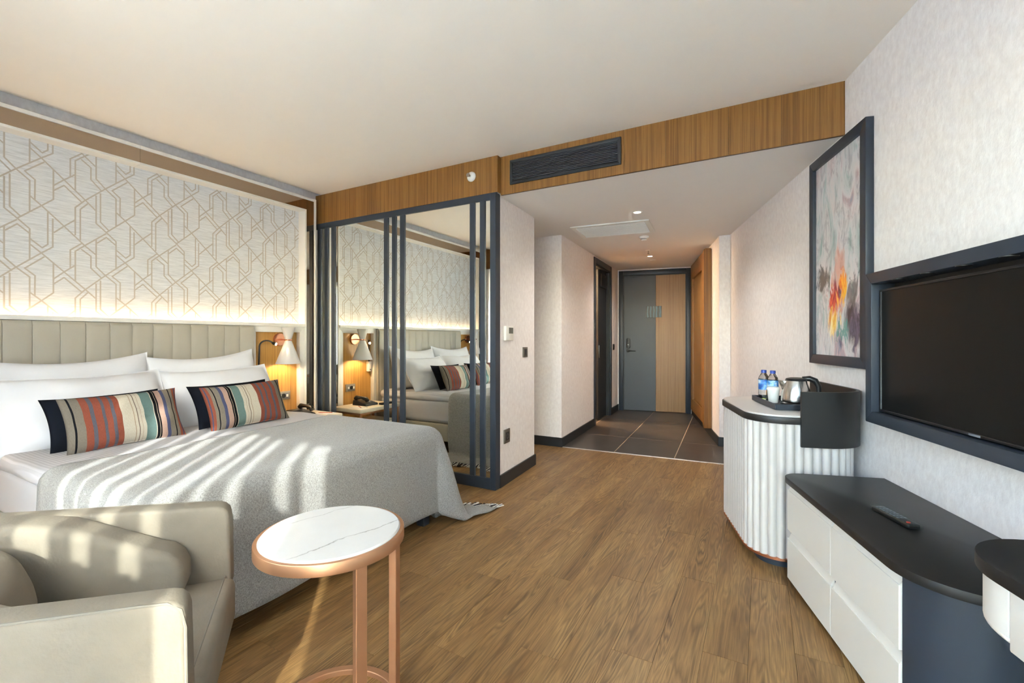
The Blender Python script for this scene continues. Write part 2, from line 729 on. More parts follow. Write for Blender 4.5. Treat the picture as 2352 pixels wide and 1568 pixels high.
def art_mat():
    t = NT('abstract_print')
    tc = t.n('ShaderNodeTexCoord')
    sp = t.n('ShaderNodeSeparateXYZ')
    t.l(tc.outputs['UV'], sp.inputs[0])
    mp = t.n('ShaderNodeMapping')
    mp.inputs['Scale'].default_value = (2.6, 1.7, 1)
    t.l(tc.outputs['UV'], mp.inputs[0])
    n1 = t.n('ShaderNodeTexNoise', Scale=1.25, Detail=5.0, Roughness=0.55, Distortion=1.5)
    t.l(mp.outputs[0], n1.inputs['Vector'])
    n2 = t.n('ShaderNodeTexNoise', Scale=3.6, Detail=6.0, Roughness=0.62, Distortion=1.8)
    t.l(mp.outputs[0], n2.inputs['Vector'])
    base = t.ramp(n1.outputs['Fac'], [(0.28, '#5f8182'), (0.36, '#9db3b2'), (0.44, '#cfcfd0'), (0.54, '#d9d2d3'), (0.62, '#bfa6ab'), (0.70, '#8f98ac')])
    c = t.mix(t.ramp(n2.outputs['Fac'], [(0.36, 0.5), (0.50, 0.0)]), base, '#7b7683')
    u = t.math('ADD', sp.outputs[0], t.math('MULTIPLY', t.math('SUBTRACT', n1.outputs['Fac'], 0.5), 0.85))
    w = t.math('ADD', sp.outputs[1], t.math('MULTIPLY', t.math('SUBTRACT', n2.outputs['Fac'], 0.5), 0.34))

    def blob(cx, cy, rx, ry):
        a = t.math('DIVIDE', t.math('SUBTRACT', u, cx), rx)
        b = t.math('DIVIDE', t.math('SUBTRACT', w, cy), ry)
        return t.math('ADD', t.math('MULTIPLY', a, a), t.math('MULTIPLY', b, b))
    dk = t.ramp(blob(0.86, 0.16, 0.30, 0.13), [(0.3, 0.95), (1.0, 0.0)])
    c = t.mix(dk, c, t.ramp(n2.outputs['Fac'], [(0.35, '#15131f'), (0.5, '#2a2440'), (0.6, '#57506a')]))
    dk2 = t.ramp(blob(0.14, 0.40, 0.12, 0.09), [(0.3, 0.85), (1.0, 0.0)])
    c = t.mix(dk2, c, '#2b2f33')
    dk3 = t.ramp(blob(0.78, 0.30, 0.15, 0.07), [(0.3, 0.7), (1.0, 0.0)])
    c = t.mix(dk3, c, '#2a2630')
    warm = t.ramp(blob(0.50, 0.43, 0.13, 0.16), [(0.2, 0.55), (1.0, 0.0)])
    c = t.mix(warm, c, '#d97f5c')
    red = t.ramp(blob(0.40, 0.28, 0.16, 0.085), [(0.3, 0.95), (1.0, 0.0)])
    c = t.mix(red, c, t.ramp(n2.outputs['Fac'], [(0.36, '#6b1c3a'), (0.5, '#cf2e2a'), (0.6, '#e8662e')]))
    yel = t.ramp(blob(0.56, 0.335, 0.085, 0.085), [(0.3, 1.0), (1.0, 0.0)])
    c = t.mix(yel, c, t.ramp(n2.outputs['Fac'], [(0.38, '#e8742a'), (0.52, '#f3b53a')]))
    yel2 = t.ramp(blob(0.40, 0.165, 0.13, 0.085), [(0.3, 1.0), (1.0, 0.0)])
    c = t.mix(yel2, c, t.ramp(n2.outputs['Fac'], [(0.36, '#e08a2c'), (0.5, '#f6d06a'), (0.6, '#fbf3df')]))
    teal = t.ramp(blob(0.60, 0.13, 0.09, 0.04), [(0.3, 0.8), (1.0, 0.0)])
    c = t.mix(teal, c, '#3f8f86')
    t.set(Color=c, Roughness=0.35)
    return t.m


M['art'] = art_mat()
ST = [(0.0, '#96918a'), (0.05, '#1d2029'), (0.064, '#96918a'), (0.13, '#a8604f'), (0.185, '#6f7386'), (0.215, '#a8604f'), (0.275, '#6f7386'), (0.30, '#a8604f'), (0.345, '#6f7386'),
      (0.372, '#a8604f'), (0.42, '#f1ece0'), (0.515, '#c9b8a6'), (0.521, '#f1ece0'), (0.545, '#8f7f78'), (0.551, '#f1ece0'), (0.575, '#cdb9ab'), (0.581, '#f1ece0'), (0.61, '#7d9d9f'), (0.70, '#e6ddd0'), (0.708, '#191a20'),
      (0.735, '#d9c9b8'), (0.742, '#191a20'), (0.756, '#d3b5aa'), (0.81, '#606892'), (0.845, '#9c968d'), (0.90, '#1d2029'), (0.912, '#9c968d'), (0.945, '#ad6553'), (0.972, '#5f668a'), (0.982, '#ad6553')]
M['stripe'] = stripes_mat('striped_kilim', ST)
M['stripe_flip'] = stripes_mat('striped_kilim_turned', ST, True)
M['lamp_glow'] = emit('warm_lamp_glow', '#ffd9a0', 25.0)
M['spot_glow'] = emit('downlight_glow', '#ffe9c8', 14.0)
M['bath_glow'] = emit('warm_bathroom_light', '#ffc57f', 3.0)
WARM = (1.0, 0.72, 0.42)


# =================================================================== THE SETTING
def struct(name, me, mat, parent=None):
    o = obj(name, me, mat, parent)
    if parent is None:
        o['kind'] = 'structure'
    return o


CEIL, SOF = 2.597, 2.306
XB = -3.90                                  # papered bed wall
YM = 3.03                                   # mirror wall
YW = -0.60                                  # window wall


def wall_x(y):                              # right wall as x of y
    return P0.x + (P0.y - y) * (-WD.x / WD.y)


# ---- wood floor: base and planks
floor = struct('floor', prism_me([(-4.0, YW - 0.1), (wall_x(YW) + 0.1, YW - 0.1), (wall_x(4.6) + 0.1, 4.69), (-2.9, 4.59), (-2.9, 3.9), (-4.0, 3.9)], -0.06, -0.006), M['subfloor'])
PW, PL = 0.1525, 1.22
plank_cache = {}


def plank_me(L):
    k = round(L, 3)
    if k not in plank_cache:
        plank_cache[k] = box_me(-PW / 2 + 0.0004, PW / 2 - 0.0004, 0.0006, L - 0.0006, -0.012, 0.0, 0.0006, 1, name='plank')
    return plank_cache[k]


row = 0
x = -0.045 + PW / 2 - 26 * PW
while x < wall_x(YW) + 0.1:
    y_end = 4.59 + (x + 1.9) * 0.0624 if x > -2.9 else 3.05
    ylim = P0.y - (x - PW / 2 - 0.03 - P0.x) * (WD.y / -WD.x)
    y_end = min(y_end, ylim)
    y = YW - 0.08 - ((row * 0.437) % 1.0) * PL
    while y < y_end - 0.01:
        a, b = max(y, YW - 0.08), min(y + PL, y_end)
        if b - a > 0.03:
            p = obj('plank', plank_me(b - a), M['plank'], floor)
            p.location = (x, a, 0)
        y += PL
    x += PW
    row += 1

# ---- corridor tiles
GA = math.radians(3.5)
gx, gy = Vector((math.cos(GA), math.sin(GA))), Vector((-math.sin(GA), math.cos(GA)))
G0 = Vector((-1.395, 5.425))
COR = [(-2.75, 4.56), (-1.90, 4.605), (-0.06, 4.715), (-0.30, 5.48), (-0.95, 7.72), (-2.75, 7.45)]


def clip_poly(poly, clip):
    out = poly
    n = len(clip)
    for i in range(n):
        a, b = Vector(clip[i]), Vector(clip[(i + 1) % n])
        e = b - a
        res = []
        for k in range(len(out)):
            p, q = Vector(out[k]), Vector(out[(k + 1) % len(out)])
            sp = e.x * (p.y - a.y) - e.y * (p.x - a.x)
            sq = e.x * (q.y - a.y) - e.y * (q.x - a.x)
            if sp >= 0:
                res.append(tuple(p))
            if (sp > 0 and sq < 0) or (sp < 0 and sq > 0):
                r = sp / (sp - sq)
                res.append(tuple(p + (q - p) * r))
        out = res
        if len(out) < 3:
            return []
    return out


hall = struct('floor_hallway', prism_me(COR, -0.06, -0.0012), M['grout'])
for i in range(-3, 3):
    for j in range(-1, 3):
        g = 0.0048
        x0, x1, y0, y1 = i * 0.592 + g, (i + 1) * 0.592 - g, j * 1.21 + g, (j + 1) * 1.21 - g
        poly = [tuple(G0 + gx * a + gy * b) for a, b in ((x0, y0), (x1, y0), (x1, y1), (x0, y1))]
        poly = clip_poly(poly, COR)
        if len(poly) >= 3:
            obj('tile', prism_me(poly, -0.012, 0.0), M['tile'], hall)
struct('trim_1', prism_me([(-1.905, 4.588), (-0.045, 4.703), (-0.046, 4.723), (-1.906, 4.608)], -0.004, 0.004, 0.001, 1), M['aluminium'])

# ---- ceiling over the room, hallway soffit
struct('ceiling', prism_me([(-3.82, YW - 0.15), (wall_x(YW) + 0.2, YW - 0.15), (wall_x(3.11) + 0.1, 3.12), (-3.82, 3.12)], CEIL, CEIL + 0.06), M['ceiling'])
struct('ceiling_cove', box_me(-4.02, -3.80, YW - 0.15, 3.12, 2.71, 2.75), M['ceiling'])
struct('wall_cove_end', box_me(-3.98, -3.80, 3.06, 3.10, 2.0, 2.72), M['wall'])
struct('wall_cove_near', box_me(-3.98, -3.80, YW - 0.14, YW - 0.10, 2.33, 2.72), M['wall'])
struct('wall_cove_upstand', box_me(-3.82, -3.79, YW - 0.14, 3.06, 2.64, 2.72), M['wall'])
sof = struct('ceiling_hallway', prism_me([(-3.0, 3.09), (wall_x(3.09) + 0.1, 3.09), (wall_x(5.5) + 0.1, 5.5), (-0.85, 7.9), (-3.0, 7.9)], SOF, SOF + 0.06), M['soffit'])

# ---- bed wall
wl = struct('wall_left', box_me(XB - 0.1, XB, YW - 0.15, 3.12, 0, 2.72), M['wall'])

# wall block that carries the mirrors (wardrobe back), alcove and hallway walls
blk = struct('wall_block', prism_me([(-3.98, 3.055), (-1.815, 3.055), (-1.866, 3.826), (-3.98, 3.826)], 0, SOF), M['wall'])
struct('wall_alcove', prism_me([(-3.0, 4.585), (-1.912, 4.595), (-1.922, 4.70), (-3.0, 4.70)], 0, SOF), M['wall'])
struct('wall_alcove_end', box_me(-3.0, -2.9, 3.82, 4.7, 0, SOF), M['wall'])
H0, H1 = Vector((-1.912, 4.595, 0)), Vector((-2.088, 7.42, 0))
hd = (H1 - H0).normalized()
hn = Vector((hd.y, -hd.x, 0))
HLM = Matrix(((hd.x, -hn.x, 0, H0.x), (hd.y, -hn.y, 0, H0.y), (0, 0, 1, 0), (0, 0, 0, 1)))     # (along, into wall, z)
BD0, BD1 = 1.40, 2.27                      # bathroom door opening along the hallway wall
HL = (H1 - H0).length
struct('wall_hallway_left', box_me(0, BD0, 0, 0.12, 0, SOF, xf=HLM), M['wall'])
struct('wall_hallway_left_end', box_me(BD1, HL + 0.1, 0, 0.12, 0, SOF, xf=HLM), M['wall'])
struct('wall_hallway_left_top', box_me(BD0, BD1, 0, 0.12, 2.225, SOF, xf=HLM), M['wall'])
# entrance wall
E0, E1 = Vector((-2.092, 7.42, 0)), Vector((-0.955, 7.602, 0))
ed = (E1 - E0).normalized()
en = Vector((ed.y, -ed.x, 0))
ENM = Matrix(((ed.x, en.x, 0, E0.x), (ed.y, en.y, 0, E0.y), (0, 0, 1, 0), (0, 0, 0, 1)))        # (along, towards room, z)
EL = (E1 - E0).length
struct('wall_entrance', box_me(-0.15, 0.075, -0.14, 0, 0, SOF, xf=ENM), M['wall'])
struct('wall_entrance_right', box_me(1.075, EL + 0.2, -0.14, 0, 0, SOF, xf=ENM), M['wall'])
struct('wall_entrance_top', box_me(0.075, 1.075, -0.14, 0, 2.225, SOF, xf=ENM), M['wall'])
# right wall and its step
struct('wall_right', box_me(-2.525, 3.95, -0.1, 0, 0, 2.66, xf=RWM), M['wall'])
K0, K1 = Vector((-0.412, 5.47, 0)), Vector((-0.962, 7.62, 0))
kd = (K1 - K0).normalized()
kn = Vector((-kd.y, kd.x, 0))
KRM = Matrix(((kd.x, kn.x, 0, K0.x), (kd.y, kn.y, 0, K0.y), (0, 0, 1, 0), (0, 0, 0, 1)))        # (along, towards hallway, z)
struct('wall_hallway_right', prism_me([tuple(K0.xy), tuple((K0 + kd * 2.35).xy), tuple((K0 + kd * 2.35 - kn * 0.15).xy), (-0.20, 5.47)], 0, SOF), M['wall'])

# window wall behind the camera: spandrels, posts and glazing
XW0, XW1 = -3.90, wall_x(YW) + 0.05
struct('wall_window_top', box_me(-4.0, XW1 + 0.1, YW - 0.12, YW, 2.34, 2.70), M['wall'])
struct('wall_window_sill', box_me(-4.0, XW1 + 0.1, YW - 0.12, YW, -0.06, 0.06), M['wall'])
struct('wall_window_left', box_me(-4.0, -3.62, YW - 0.12, YW, 0.06, 2.34), M['wall'])
struct('wall_sun_block_window', box_me(1.02, XW1 + 0.1, YW - 0.12, YW, 0.06, 2.34), M['wall'])  # added beside the glazing to block stray sun on the floor
wx0, wx1 = -3.62, 1.02
nwin = 4
for k in range(nwin):
    a, b = wx0 + (wx1 - wx0) * k / nwin, wx0 + (wx1 - wx0) * (k + 1) / nwin
    w = struct('window_%d' % (k + 1), frame_me(a, b, 0.06, 2.34, 0.045, YW - 0.09, YW - 0.03, lambda u, v, t: (u, t, v), 0.003), M['rail'])
    obj('pane', box_me(a + 0.04, b - 0.04, YW - 0.064, YW - 0.058, 0.10, 2.30), M['pane'], w)

# ---- veneer fascia
def veneer_run(name, x_list, y0, y1, z0, z1):
    t = struct(name, box_me(x_list[0], x_list[-1], y0 + 0.004, y1, z0 + 0.002, z1), M['black'])
    for a, b in zip(x_list[:-1], x_list[1:]):
        obj('panel', box_me(a + 0.0006, b - 0.0006, y0, y0 + 0.012, z0, z1, 0.0008, 1), M['veneer'], t)
    return t


f1 = veneer_run('trim_2', [-3.90, -3.415, -3.18, -2.93, -2.06, -1.806], YM, YM + 0.03, 2.315, CEIL)
obj('panel', box_me(-1.8058, -1.794, YM, 3.085, 2.315, CEIL, 0.0008, 1), M['veneer'], f1)
f2 = veneer_run('trim_3', [-1.794, -1.562, -0.82, -0.55, -0.18, 0.10, wall_x(3.075)], 3.075, 3.10, 2.300, CEIL)
# pelmet in front of the curtains
f3 = struct('trim_4', box_me(-3.90, wall_x(-0.12), -0.14, -0.112, 2.292, CEIL), M['black'])
for a, b in zip([-3.90, -2.6, -1.3, 0.0], [-2.6, -1.3, 0.0, wall_x(-0.12)]):
    obj('panel', box_me(a + 0.0006, b - 0.0006, -0.112, -0.10, 2.29, CEIL, 0.0008, 1), M['veneer'], f3)

# ---- baseboards
def base_run(name, p, q, xf=None, h=0.10, th=0.013, side=1):
    p, q = Vector((*p, 0)), Vector((*q, 0))
    d = (q - p).normalized()
    n = Vector((d.y, -d.x, 0)) * side
    poly = [tuple(v.xy) for v in (p, q, q + n * th, p + n * th)]
    return struct(name, prism_me(poly, 0, h, 0.002, 1), M['navy_dark'])


base_run('baseboard_block', (-1.816, 3.09), (-1.8665, 3.838))
base_run('baseboard_alcove', (-2.9, 4.585), (-1.90, 4.595))
base_run('baseboard_hallway_left', tuple((H0 + hd * -0.012).xy), tuple((H0 + hd * (BD0 - 0.075)).xy))
base_run('baseboard_hallway_end', tuple((H0 + hd * (BD1 + 0.075)).xy), tuple((H1).xy))
base_run('baseboard_right', tuple(rw(1.8, 0).xy), tuple(rw(-2.52, 0).xy), side=-1)
base_run('baseboard_step', (-0.305, 5.47), (-0.424, 5.47), side=-1)
base_run('baseboard_hallway_right', tuple((K0 + kn * 0.0 - kd * 0.012).xy), tuple((K0 + kd * 2.2).xy), side=-1)

# =================================================================== MIRROR WALL
mw = thing('mirror_wall', 'floor to fascia mirror screen divided by slim navy upright bars', 'mirror', (-2.85, YM, 0))
ZM0, ZM1 = 0.088, 2.262
obj('backing', box_me(-3.97, -1.83, YM + 0.014, YM + 0.026, 0.03, 2.31), M['navy'], mw)
xs_open = [(-3.97, -3.867)]
posts = [(-3.867, -3.817), (-3.766, -3.717), (-3.671, -3.619), (-2.981, -2.932), (-2.884, -2.837), (-2.790, -2.737), (-2.052, -2.005), (-1.956, -1.908)]
obj('top_rail', box_me(-3.97, -1.86, YM - 0.002, YM + 0.014, ZM1, 2.314, 0.0015, 1), M['navy'], mw)
obj('bottom_rail', box_me(-3.97, -1.86, YM - 0.002, YM + 0.014, 0.0, ZM0, 0.0015, 1), M['navy'], mw)
for a, b in posts:
    obj('post', box_me(a, b, YM - 0.002, YM + 0.014, ZM0, ZM1, 0.0015, 1), M['navy'], mw)
obj('corner_post', box_me(-1.860, -1.808, YM - 0.004, YM + 0.066, 0.0, 2.314, 0.002, 1), M['navy'], mw)
edges = [-3.97, -3.867]
prev = -3.97
for a, b in posts + [(-1.860, -1.808)]:
    if a - prev > 0.01:
        obj('mirror_pane', box_me(prev + 0.0005, a - 0.0005, YM + 0.008, YM + 0.013, ZM0, ZM1), M['mirror'], mw)
    prev = b

# =================================================================== BED WALL PANELLING
bw = thing('headboard_panelling', 'bedhead wall frame with patterned grey wallpaper and smoked mirror border', 'wall panel', (-3.9, 1.53, 0))
XF = -3.80
FY0, FY1 = 0.225, 2.838                     # inner edges of the wallpaper opening
BY0, BY1 = 0.100, 2.962                     # outer edges of the frame
Z_LEDGE = 1.305
obj('wallpaper', box_me(XB, XB + 0.004, FY0 - 0.01, FY1 + 0.01, 1.20, 2.40), M['grasscloth'], bw)
for y0, y1, nm in ((FY1, FY1 + 0.016, 'inner_upright'), (FY0 - 0.016, FY0, 'inner_upright'), (BY1 - 0.022, BY1, 'outer_upright'), (BY0, BY0 + 0.022, 'outer_upright')):
    obj(nm, box_me(XB, XF, y0, y1, 0.0, 2.3918 if nm == 'inner_upright' else 2.5028, 0.0012, 1), M['cream'], bw)
obj('inner_lintel', box_me(XB, XF, FY0 - 0.016, 1.532, 2.392, 2.408, 0.0012, 1), M['cream'], bw)
obj('inner_lintel', box_me(XB, XF, 1.533, FY1 + 0.016, 2.392, 2.408, 0.0012, 1), M['cream'], bw)
obj('outer_lintel', box_me(XB, XF, BY0, 1.532, 2.503, 2.527, 0.0012, 1), M['cream'], bw)
obj('outer_lintel', box_me(XB, XF, 1.533, BY1, 2.503, 2.527, 0.0012, 1), M['cream'], bw)
for y0, y1, z0, z1 in ((FY0 - 0.016, 1.532, 2.409, 2.5025), (1.533, FY1 + 0.016, 2.409, 2.5025), (FY1 + 0.0165, BY1 - 0.0225, 0.0, 2.5025), (BY0 + 0.0225, FY0 - 0.0165, 0.0, 2.5025)):
    obj('smoked_mirror', box_me(XB, XF - 0.006, y0, y1, z0, z1), M['bronze'], bw)

# printed interlace of the wallpaper: one period in (y, z), repeated
SEG = [[(1.5329, 1.9294), (1.5329, 1.7523), (1.4789, 1.7047), (1.3721, 1.6046), (1.2651, 1.4973), (1.2186, 1.4412)], [(1.2186, 2.0272), (1.2186, 1.8491)],
       [(1.0893, 1.9635), (1.0893, 1.765), (1.064, 1.7396), (1.012, 1.7852)], [(1.0724, 1.6845), (0.988, 1.6034), (1.0326, 1.5636), (1.0315, 1.4412)], [(1.2809, 2.0676), (1.2433, 2.0212), (1.2433, 1.8214)],
       [(1.1149, 2.2403), (1.1149, 2.052), (1.0612, 1.9991), (0.9564, 1.8977)], [(1.3754, 1.8888), (1.2651, 1.7886), (1.2186, 1.7439), (1.2186, 1.5496)], [(1.2495, 1.7997), (1.1943, 1.7479), (1.1943, 1.6354)],
       [(1.1166, 1.5541), (1.1645, 1.6034), (1.2156, 1.6504)], [(1.1166, 1.5227), (1.1645, 1.5676), (1.2495, 1.4836)], [(1.1178, 1.8447), (1.1645, 1.8941), (1.2156, 1.9439)], [(0.9078, 1.8166), (0.9564, 1.8641), (1.012, 1.8156)],
       [(0.9028, 1.8376), (0.9028, 1.6579), (0.9538, 1.6026), (1.0093, 1.5532), (1.0093, 1.3672)], [(1.2495, 1.7613), (1.2969, 1.7239), (1.2969, 1.6452), (1.3522, 1.5854)],
       [(0.9028, 2.1309), (0.9028, 1.9476), (0.9564, 1.8977), (1.0093, 1.8454), (1.0093, 1.6595)], [(0.9256, 2.1528), (0.9256, 1.9607), (0.9695, 1.9134)],
       [(1.0093, 2.0465), (1.0612, 1.9991), (1.1645, 1.8941), (1.2651, 1.7886), (1.3194, 1.74)], [(1.012, 1.751), (1.0612, 1.7059), (1.1645, 1.6034), (1.2683, 1.5017), (1.3194, 1.4482)]]
PY, PZ, LW = 0.4210, 0.5860, 0.0041
rect = [(FY0, 1.27), (FY1, 1.27), (FY1, 2.3915), (FY0, 2.3915)]
vv, ff = [], []
for iy in range(-3, 5):
    for iz in range(-2, 3):
        for pl in SEG:
            q = [Vector((p[0] + iy * PY, p[1] + iz * PZ)) for p in pl]
            for a, b in zip(q[:-1], q[1:]):
                d = (b - a).normalized()
                n = Vector((-d.y, d.x)) * LW
                e = d * LW * 0.5
                strip = [tuple(a - e - n), tuple(b + e - n), tuple(b + e + n), tuple(a - e + n)]
                c = clip_poly(strip, rect)
                if len(c) >= 3:
                    k = len(vv)
                    vv += [(XB + 0.0046 + 0.00004 * (len(ff) % 23), p[0], p[1]) for p in c]
                    ff.append(tuple(range(k, k + len(c))))
me = bpy.data.meshes.new('pattern')
me.from_pydata(vv, [], ff)
pat = obj('wallpaper_lines', me, M['pattern'], bw)
pat['kind'] = 'stuff'

# ledge with hidden LED strip
obj('ledge', box_me(XB, -3.785, FY0, 1.5320, 1.289, 1.305, 0.001, 1), M['cream'], bw)
obj('ledge', box_me(XB, -3.785, 1.5330, FY1 + 0.004, 1.289, 1.305, 0.001, 1), M['cream'], bw)
obj('ledge_lip', box_me(-3.80, -3.785, FY0, FY1 + 0.004, 1.3035, 1.316, 0.001, 1), M['cream'], bw)
led = area_light('ledge_led', (-3.868, 1.53, 1.3065), (math.pi, 0, 0), 0.016, 2.58, 1.7, WARM)

# niche surrounds (right and left of the padded headboard)
HB0, HB1 = 0.742, 2.322
for y0, y1 in ((HB1, FY1), (FY0, HB0)):
    obj('niche_back', box_me(XB, -3.855, y0, y1, 0.0, 1.289), M['veneer_niche'], bw)
    w = 0.040
    axis = lambda u, v, t: (t, u, v)
    zt = 1.289
    yi0, yi1 = y0 + w, y1 - w - 0.012
    for p4 in ([(y0, zt), (y1, zt), (yi1, zt - 0.052), (yi0, zt - 0.052)], [(y0, 0.0), (y0, zt), (yi0, zt - 0.052), (yi0, 0.0)], [(y1, zt), (y1, 0.0), (yi1, 0.0), (yi1, zt - 0.052)]):
        obj('niche_frame', rail_piece_me(p4, -3.856, -3.806, axis, 0.001), M['cream'], bw)

# =================================================================== BED
bed = thing('bed', 'double bed with channelled taupe headboard and white bedding', 'bed', (-2.8, 1.53, 0))
# channelled headboard
chan = [HB0] + [0.865 + 0.1213 * k for k in range(12) if 0.865 + 0.1213 * k < HB1 - 0.05] + [HB1]
obj('headboard_core', box_me(-3.86, -3.775, HB0, HB1, 0.10, 1.286), M['leather'], bed)
for a, b in zip(chan[:-1], chan[1:]):
    n = 8
    vs, fs = [], []
    for i in range(n + 1):
        t = i / n
        bulge = 0.007 * (1 - abs(2 * t - 1) ** 3.2)
        vs += [(-3.776 + 0.012 + bulge, a + 0.001 + (b - a - 0.002) * t, 0.12), (-3.776 + 0.012 + bulge, a + 0.001 + (b - a - 0.002) * t, 1.262), (-3.776 + 0.004 + bulge * 0.55, a + 0.001 + (b - a - 0.002) * t, 1.279), (-3.776, a + 0.001 + (b - a - 0.002) * t, 1.285)]
    for i in range(n):
        for m in range(3):
            fs.append((i * 4 + m, i * 4 + 4 + m, i * 4 + 5 + m, i * 4 + 1 + m))
    obj('headboard_channel', mesh_of('channel', vs, fs, smooth=True), M['leather'], bed)
BX0, BX1, BDY0, BDY1 = -3.745, -1.815, 0.745, 2.335
obj('base', box_me(BX0, BX1, BDY0, BDY1, 0.125, 0.300, 0.012, 3), M['leather'], bed)


def soft_box(x0, x1, y0, y1, z0, z1, r, n=16, wob=0.0, seed=0):
    """rounded-top box mesh with slight unevenness"""
    rnd = random.Random(seed)
    ph = [rnd.uniform(0, 6.28) for _ in range(6)]
    me = box_me(x0, x1, y0, y1, z0, z1, r, 4)
    bm = bmesh.new()
    bm.from_mesh(me)
    bmesh.ops.subdivide_edges(bm, edges=[e for e in bm.edges if e.calc_length() > 0.12], cuts=n, use_grid_fill=True)
    for v in bm.verts:
        f = wob * (math.sin(v.co.x * 9 + ph[0]) * math.sin(v.co.y * 7 + ph[1]) + 0.5 * math.sin(v.co.x * 17 + v.co.y * 13 + ph[2]))
        v.co.z += f if v.co.z > (z0 + z1) / 2 else 0
        v.co.y += wob * 0.8 * math.sin(v.co.x * 11 + v.co.z * 9 + ph[3]) * (1 if abs(v.co.y - (y0 + y1) / 2) > (y1 - y0) / 2 - r else 0)
    bm.to_mesh(me)
    bm.free()
    for p in me.polygons:
        p.use_smooth = True
    return me


obj('mattress', soft_box(BX0, BX1 - 0.008, BDY0 + 0.008, BDY1 - 0.008, 0.300, 0.548, 0.045, 6, 0.002, 3), M['sheet'], bed)
obj('duvet', soft_box(BX0 + 0.004, BX1 + 0.004, BDY0 - 0.006, BDY1 + 0.006, 0.522, 0.606, 0.038, 12, 0.004, 5), M['duvet'], bed)
lm = prism_me([(-0.045, -0.035), (0.045, -0.035), (0.045, 0.035), (-0.045, 0.035)], 0, 0.126)
for v in lm.vertices:
    if v.co.z < 0.01:
        v.co.x = v.co.x * 0.62 + 0.017
        v.co.y = v.co.y * 0.8
bev(lm, 0.004, 2)
for lx, ly in ((-1.90, 2.255), (-1.90, 0.83), (-3.60, 2.25), (-3.60, 0.83)):
    l = obj('leg', lm, M['navy'], bed)
    l.location = (lx, ly, 0)

# throw draped over the foot end
throw = thing('throw_blanket', 'grey woven throw over the bed foot, fringed end on the floor', 'blanket', (-2.2, 1.53, 0.0))
TY0, TY1, TXF, TZ, TR = BDY0 - 0.012, BDY1 + 0.012, BX1 + 0.016, 0.616, 0.070
XH = -2.74


def drape(e, r):
    if e <= 0:
        return e, 0.0
    if e < math.pi / 2 * r:
        return r * math.sin(e / r), r * (1 - math.cos(e / r))
    return r, r + (e - math.pi / 2 * r)


def throw_pt(p, q):
    """p along y from the near bed edge, q along x from the head edge of the throw"""
    y_in0, y_in1, x_in = TY0 + TR, TY1 - TR, TXF - TR
    yy, xx = TY0 + p, XH + 0.05 * math.sin(p * 2.2 + 0.4) * max(0.0, 1 - q / 0.7) + q
    ey = yy - y_in1 if yy > y_in1 else (y_in0 - yy if yy < y_in0 else 0.0)
    sy = 1 if yy > y_in1 else -1
    ex = max(0.0, xx - x_in)
    if ey == 0 and ex == 0:
        return (xx, yy, TZ + 0.002 * math.sin(xx * 23 + yy * 9))
    e = max(ex, ey) + 0.22 * min(ex, ey)
    phi = math.atan2(ex, ey)
    out, down = drape(e, TR)
    both = math.sin(2 * phi) ** 2
    out += both * down * 0.30
    hang = min(1.0, down / TZ)
    out += hang * (0.012 + 0.010 * math.sin(yy * 14 + 1.0) * math.cos(phi) ** 0.5 if ex == 0 else hang * (0.012 + 0.012 * math.sin(yy * 11 + xx * 4)))
    if ey > 0 and ex == 0:
        out += hang * 0.02 * math.sin(xx * 12 + 0.5)
    z = TZ - down
    floor_z = 0.008 + 0.006 * (1 + math.sin(xx * 31 + yy * 17))
    if z < floor_z:
        out += (floor_z - z) * (0.92 - 0.45 * both)
        z = floor_z
    X = (x_in if ex > 0 else xx) + (out * math.sin(phi) if ex > 0 else 0)
    Y = (y_in1 if sy > 0 else y_in0) + sy * out * math.cos(phi) if ey > 0 else yy
    return (X, Y, z)


NP, NQ = 110, 54
PA, PB = -0.52, (TY1 - TY0) + 0.80
vs = [throw_pt(PA + (PB - PA) * i / NP, 1.43 * j / NQ) for i in range(NP + 1) for j in range(NQ + 1)]
fs = [(i * (NQ + 1) + j, (i + 1) * (NQ + 1) + j, (i + 1) * (NQ + 1) + j + 1, i * (NQ + 1) + j + 1) for i in range(NP) for j in range(NQ)]
tm = mesh_of('throw', vs, fs, smooth=True)
to = obj('cloth', tm, M['throw'], throw)
md = to.modifiers.new('thickness', 'SOLIDIFY')
md.thickness = 0.006
md.offset = 1.0
# fringe: twisted strands along the end that lies on the floor
fr_v, fr_f, fr_m = [], [], []
M['fringe_dark'] = plain('navy_fringe', '#20222f', 0.9)
M['fringe_light'] = plain('white_fringe', '#d8d6d2', 0.9)
rnd = random.Random(4)
for k in range(96):
    q = 0.02 + 1.40 * k / 95
    a = Vector(throw_pt(PB, q))
    b0 = Vector(throw_pt(PB - 0.05, q))
    d = (a - b0)
    d.z = 0
    d = d.normalized() if d.length > 1e-4 else Vector((0, 1, 0))
    d = (d + Vector((rnd.uniform(-0.35, 0.35), rnd.uniform(-0.2, 0.2), 0))).normalized()
    L = 0.075 + rnd.uniform(-0.01, 0.015)
    n = Vector((-d.y, d.x, 0)) * 0.0035
    zz = 0.006 + 0.003 * (k % 2)
    z0 = max(a.z, zz)
    k0 = len(fr_v)
    for t in (0, 0.5, 1.0):
        c = a + d * L * t + Vector((-d.y, d.x, 0)) * 0.006 * math.sin(t * 3 + k)
        zc = z0 * (1 - t) + zz * t
        fr_v += [(c.x - n.x, c.y - n.y, zc), (c.x + n.x, c.y + n.y, zc), (c.x + n.x, c.y + n.y, zc + 0.005), (c.x - n.x, c.y - n.y, zc + 0.005)]
    for t in range(2):
        o4 = k0 + t * 4
        for s in range(4):
            fr_f.append((o4 + s, o4 + (s + 1) % 4, o4 + 4 + (s + 1) % 4, o4 + 4 + s))
            fr_m.append(k % 2)
